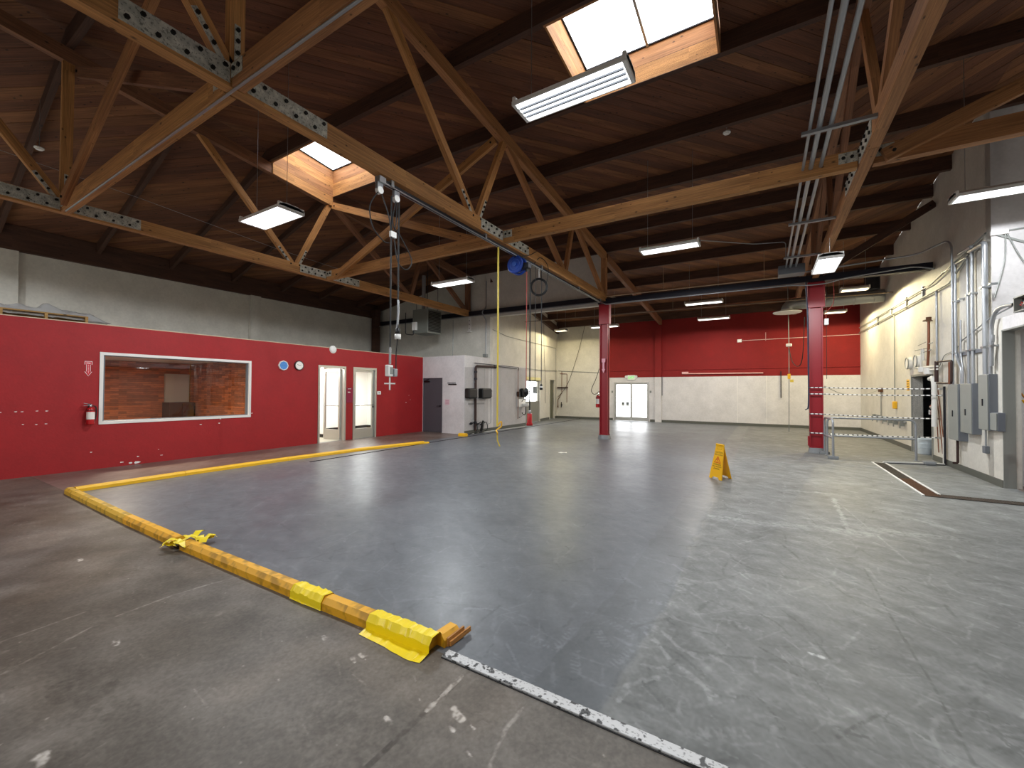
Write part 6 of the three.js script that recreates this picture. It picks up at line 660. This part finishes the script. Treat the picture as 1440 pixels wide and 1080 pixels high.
for (const [px, py, l] of [[1278, 511, 'round white gauge left of the right doorway, nearer the rear wall'], [1290, 508, 'round white gauge left of the right doorway, nearer the brown pipe']]) { const c = onX(RX - 0.04, px, py), t = thing('dial_gauge', l, 'gauge', V(RX, c.y - 0.16, c.z), 'dial gauges'); obj('case', disc(V(RX - 0.08, c.y, c.z), V(1, 0, 0), 0.16, 0.08, 24, 0.15), M.whitePlastic, t); obj('rim', ring(V(RX - 0.08, c.y, c.z), 0.15, 0.014, V(1, 0, 0)), M.panelBox, t); }
tagged('conduit', pipe([V(RX - 0.04, 3.88, -13.0), V(RX - 0.04, 2.1, -13.0)], 0.022), M.galv, 'conduit dropping beside the brown riser pipe', 'conduit');
tagged('conduit', pipe([V(RX - 0.05, 0.62, -11.85), V(RX - 0.05, 0.15, -11.85), V(RX - 0.12, 0.15, -11.85)], 0.022, 0.06), M.brown, 'short brown pipe below the left electrical panel', 'pipe');
{ const t = thing('guide_wires', 'three thin slanting rods on the wall between doorway and panels', 'rods', V(RX - 0.03, 0.3, -12.9)); for (const [a, b] of [[-13.15, -12.75], [-13.05, -12.6], [-13.2, -13.0]]) obj('rod', cyl(V(RX - 0.03, 1.75, a), V(RX - 0.03, 0.22, b), 0.01, 6), M.copper, t); }
{ const c = onX(RX - 0.005, 1260, 546), t = thing('caution_sign', 'small yellow caution sheet beside the right doorway', 'sign', V(RX, 1.6, -15.5)); obj('sheet', bx(RX - 0.006, RX, 1.62, 1.92, -15.55, -15.3), M.signYellow, t); for (let k = 0; k < 4; k++) obj('text_line', bx(RX - 0.008, RX - 0.006, 1.66 + k * 0.065, 1.685 + k * 0.065, -15.52, -15.34), std(0x8a6a10, 0.6), t); }
{ const t = thing('bucket', 'pale bucket standing in the right doorway', 'bucket', V(3.5, 0, -14.62)); obj('pail', lathe([[0, 0], [0.15, 0], [0.18, 0.38], [0.185, 0.4], [0.17, 0.4], [0.14, 0.03], [0, 0.03]], V(3.5, 0, -14.62), 24), M.blueWhite, t); for (const y of [0.16, 0.27]) obj('rib', ring(V(3.5, y, -14.62), 0.155 + y * 0.075, 0.006, V(0, 1, 0)), M.blueWhite, t); }
{ const x = 3.84, z = -16.0, t = thing('hand_truck', 'black cart with a curved handle inside the right doorway', 'cart', V(x, 0, z)); obj('body', [bx(x - 0.15, x + 0.15, 0.42, 1.02, z - 0.18, z + 0.18, 0.04), bx(x - 0.2, x + 0.2, 0.1, 0.46, z - 0.2, z + 0.2, 0.04)], M.black, t); obj('handle', tube([V(x - 0.15, 1.0, z + 0.1), V(x - 0.1, 1.32, z + 0.12), V(x + 0.05, 1.38, z + 0.12), V(x + 0.16, 1.25, z + 0.1), V(x + 0.18, 1.0, z + 0.1)], 0.018, 8, 24), M.black, t); for (const d of [-0.16, 0.14]) obj('wheel', disc(V(x, 0.1, z + d), V(0, 0, 1), 0.1, 0.04, 16), M.rubber, t); }
{ const t = thing('broom', 'broom with a yellow handle leaning in the wide doorway', 'broom', V(3.95, 0, -9.9)); obj('handle', cyl(V(4.1, 0.25, -9.6), V(3.62, 1.45, -10.2), 0.016, 8), M.yellow, t); obj('head', bx(3.98, 4.3, 0.02, 0.26, -9.66, -9.52, 0.02), M.brown, t); }
{ const t = thing('broom', 'broom with a brown handle leaning behind the yellow one', 'broom', V(4.1, 0, -10.0)); obj('handle', cyl(V(4.2, 0.25, -9.75), V(3.64, 1.56, -10.3), 0.014, 8), M.curbWood, t); obj('head', bx(4.05, 4.4, 0.02, 0.26, -9.84, -9.7, 0.02), M.rubber, t); }
{ const t = thing('hand_dolly', 'red hand dolly just inside the wide doorway', 'dolly', V(3.72, 0, -9.75)); obj('frame', [cyl(V(3.62, 0.1, -9.7), V(3.56, 0.72, -9.95), 0.022, 8), cyl(V(3.85, 0.1, -9.6), V(3.8, 0.72, -9.85), 0.022, 8), cyl(V(3.56, 0.7, -9.95), V(3.8, 0.7, -9.85), 0.02, 8), cyl(V(3.6, 0.35, -9.8), V(3.83, 0.35, -9.7), 0.02, 8)], M.redGloss, t); obj('toe_plate', bx(3.58, 3.92, 0.01, 0.03, -9.68, -9.45), M.redGloss, t); for (const x of [3.56, 3.9]) { const w = obj('wheel', disc(V(x - 0.03, 0.11, -9.72), V(1, 0, 0), 0.11, 0.06, 18), M.rubber, t); obj('hub', disc(V(x - 0.035, 0.11, -9.72), V(1, 0, 0), 0.05, 0.07, 14), M.chrome, w); } }
tagged('wall_conduit', [beam(V(RX + 0.02, 4.33, CZ + 0.02), V(6.7, 4.5, CZ + 0.02), 0.02, 0.02), beam(V(RX + 0.05, 4.3, CZ + 0.02), V(4.6, 3.6, CZ + 0.02), 0.03, 0.03)], M.panelBox, 'conduit and brace on the white wall above the wide doorway', 'conduit');
tagged('junction_box', bx(RX - 0.02, RX + 0.2, 4.28, 4.36, CZ, CZ + 0.05, 0.01), M.trimWhite, 'pale box at the corner of the white wall above the wide doorway', 'box');
tagged('hanging_cord', [tube([V(RX + 0.16, 4.28, CZ + 0.03), V(RX + 0.14, 3.8, CZ + 0.04), V(RX + 0.02, 3.2, CZ + 0.04)], 0.01, 6, 20), tube([V(RX + 0.18, 4.28, CZ + 0.03), V(RX + 0.35, 3.8, CZ + 0.04), V(RX + 0.62, 3.3, CZ + 0.04)], 0.01, 6, 20)], M.panelBox, 'two loose cables hanging on the white wall above the wide doorway', 'cable');
renderer.render(scene, camera);
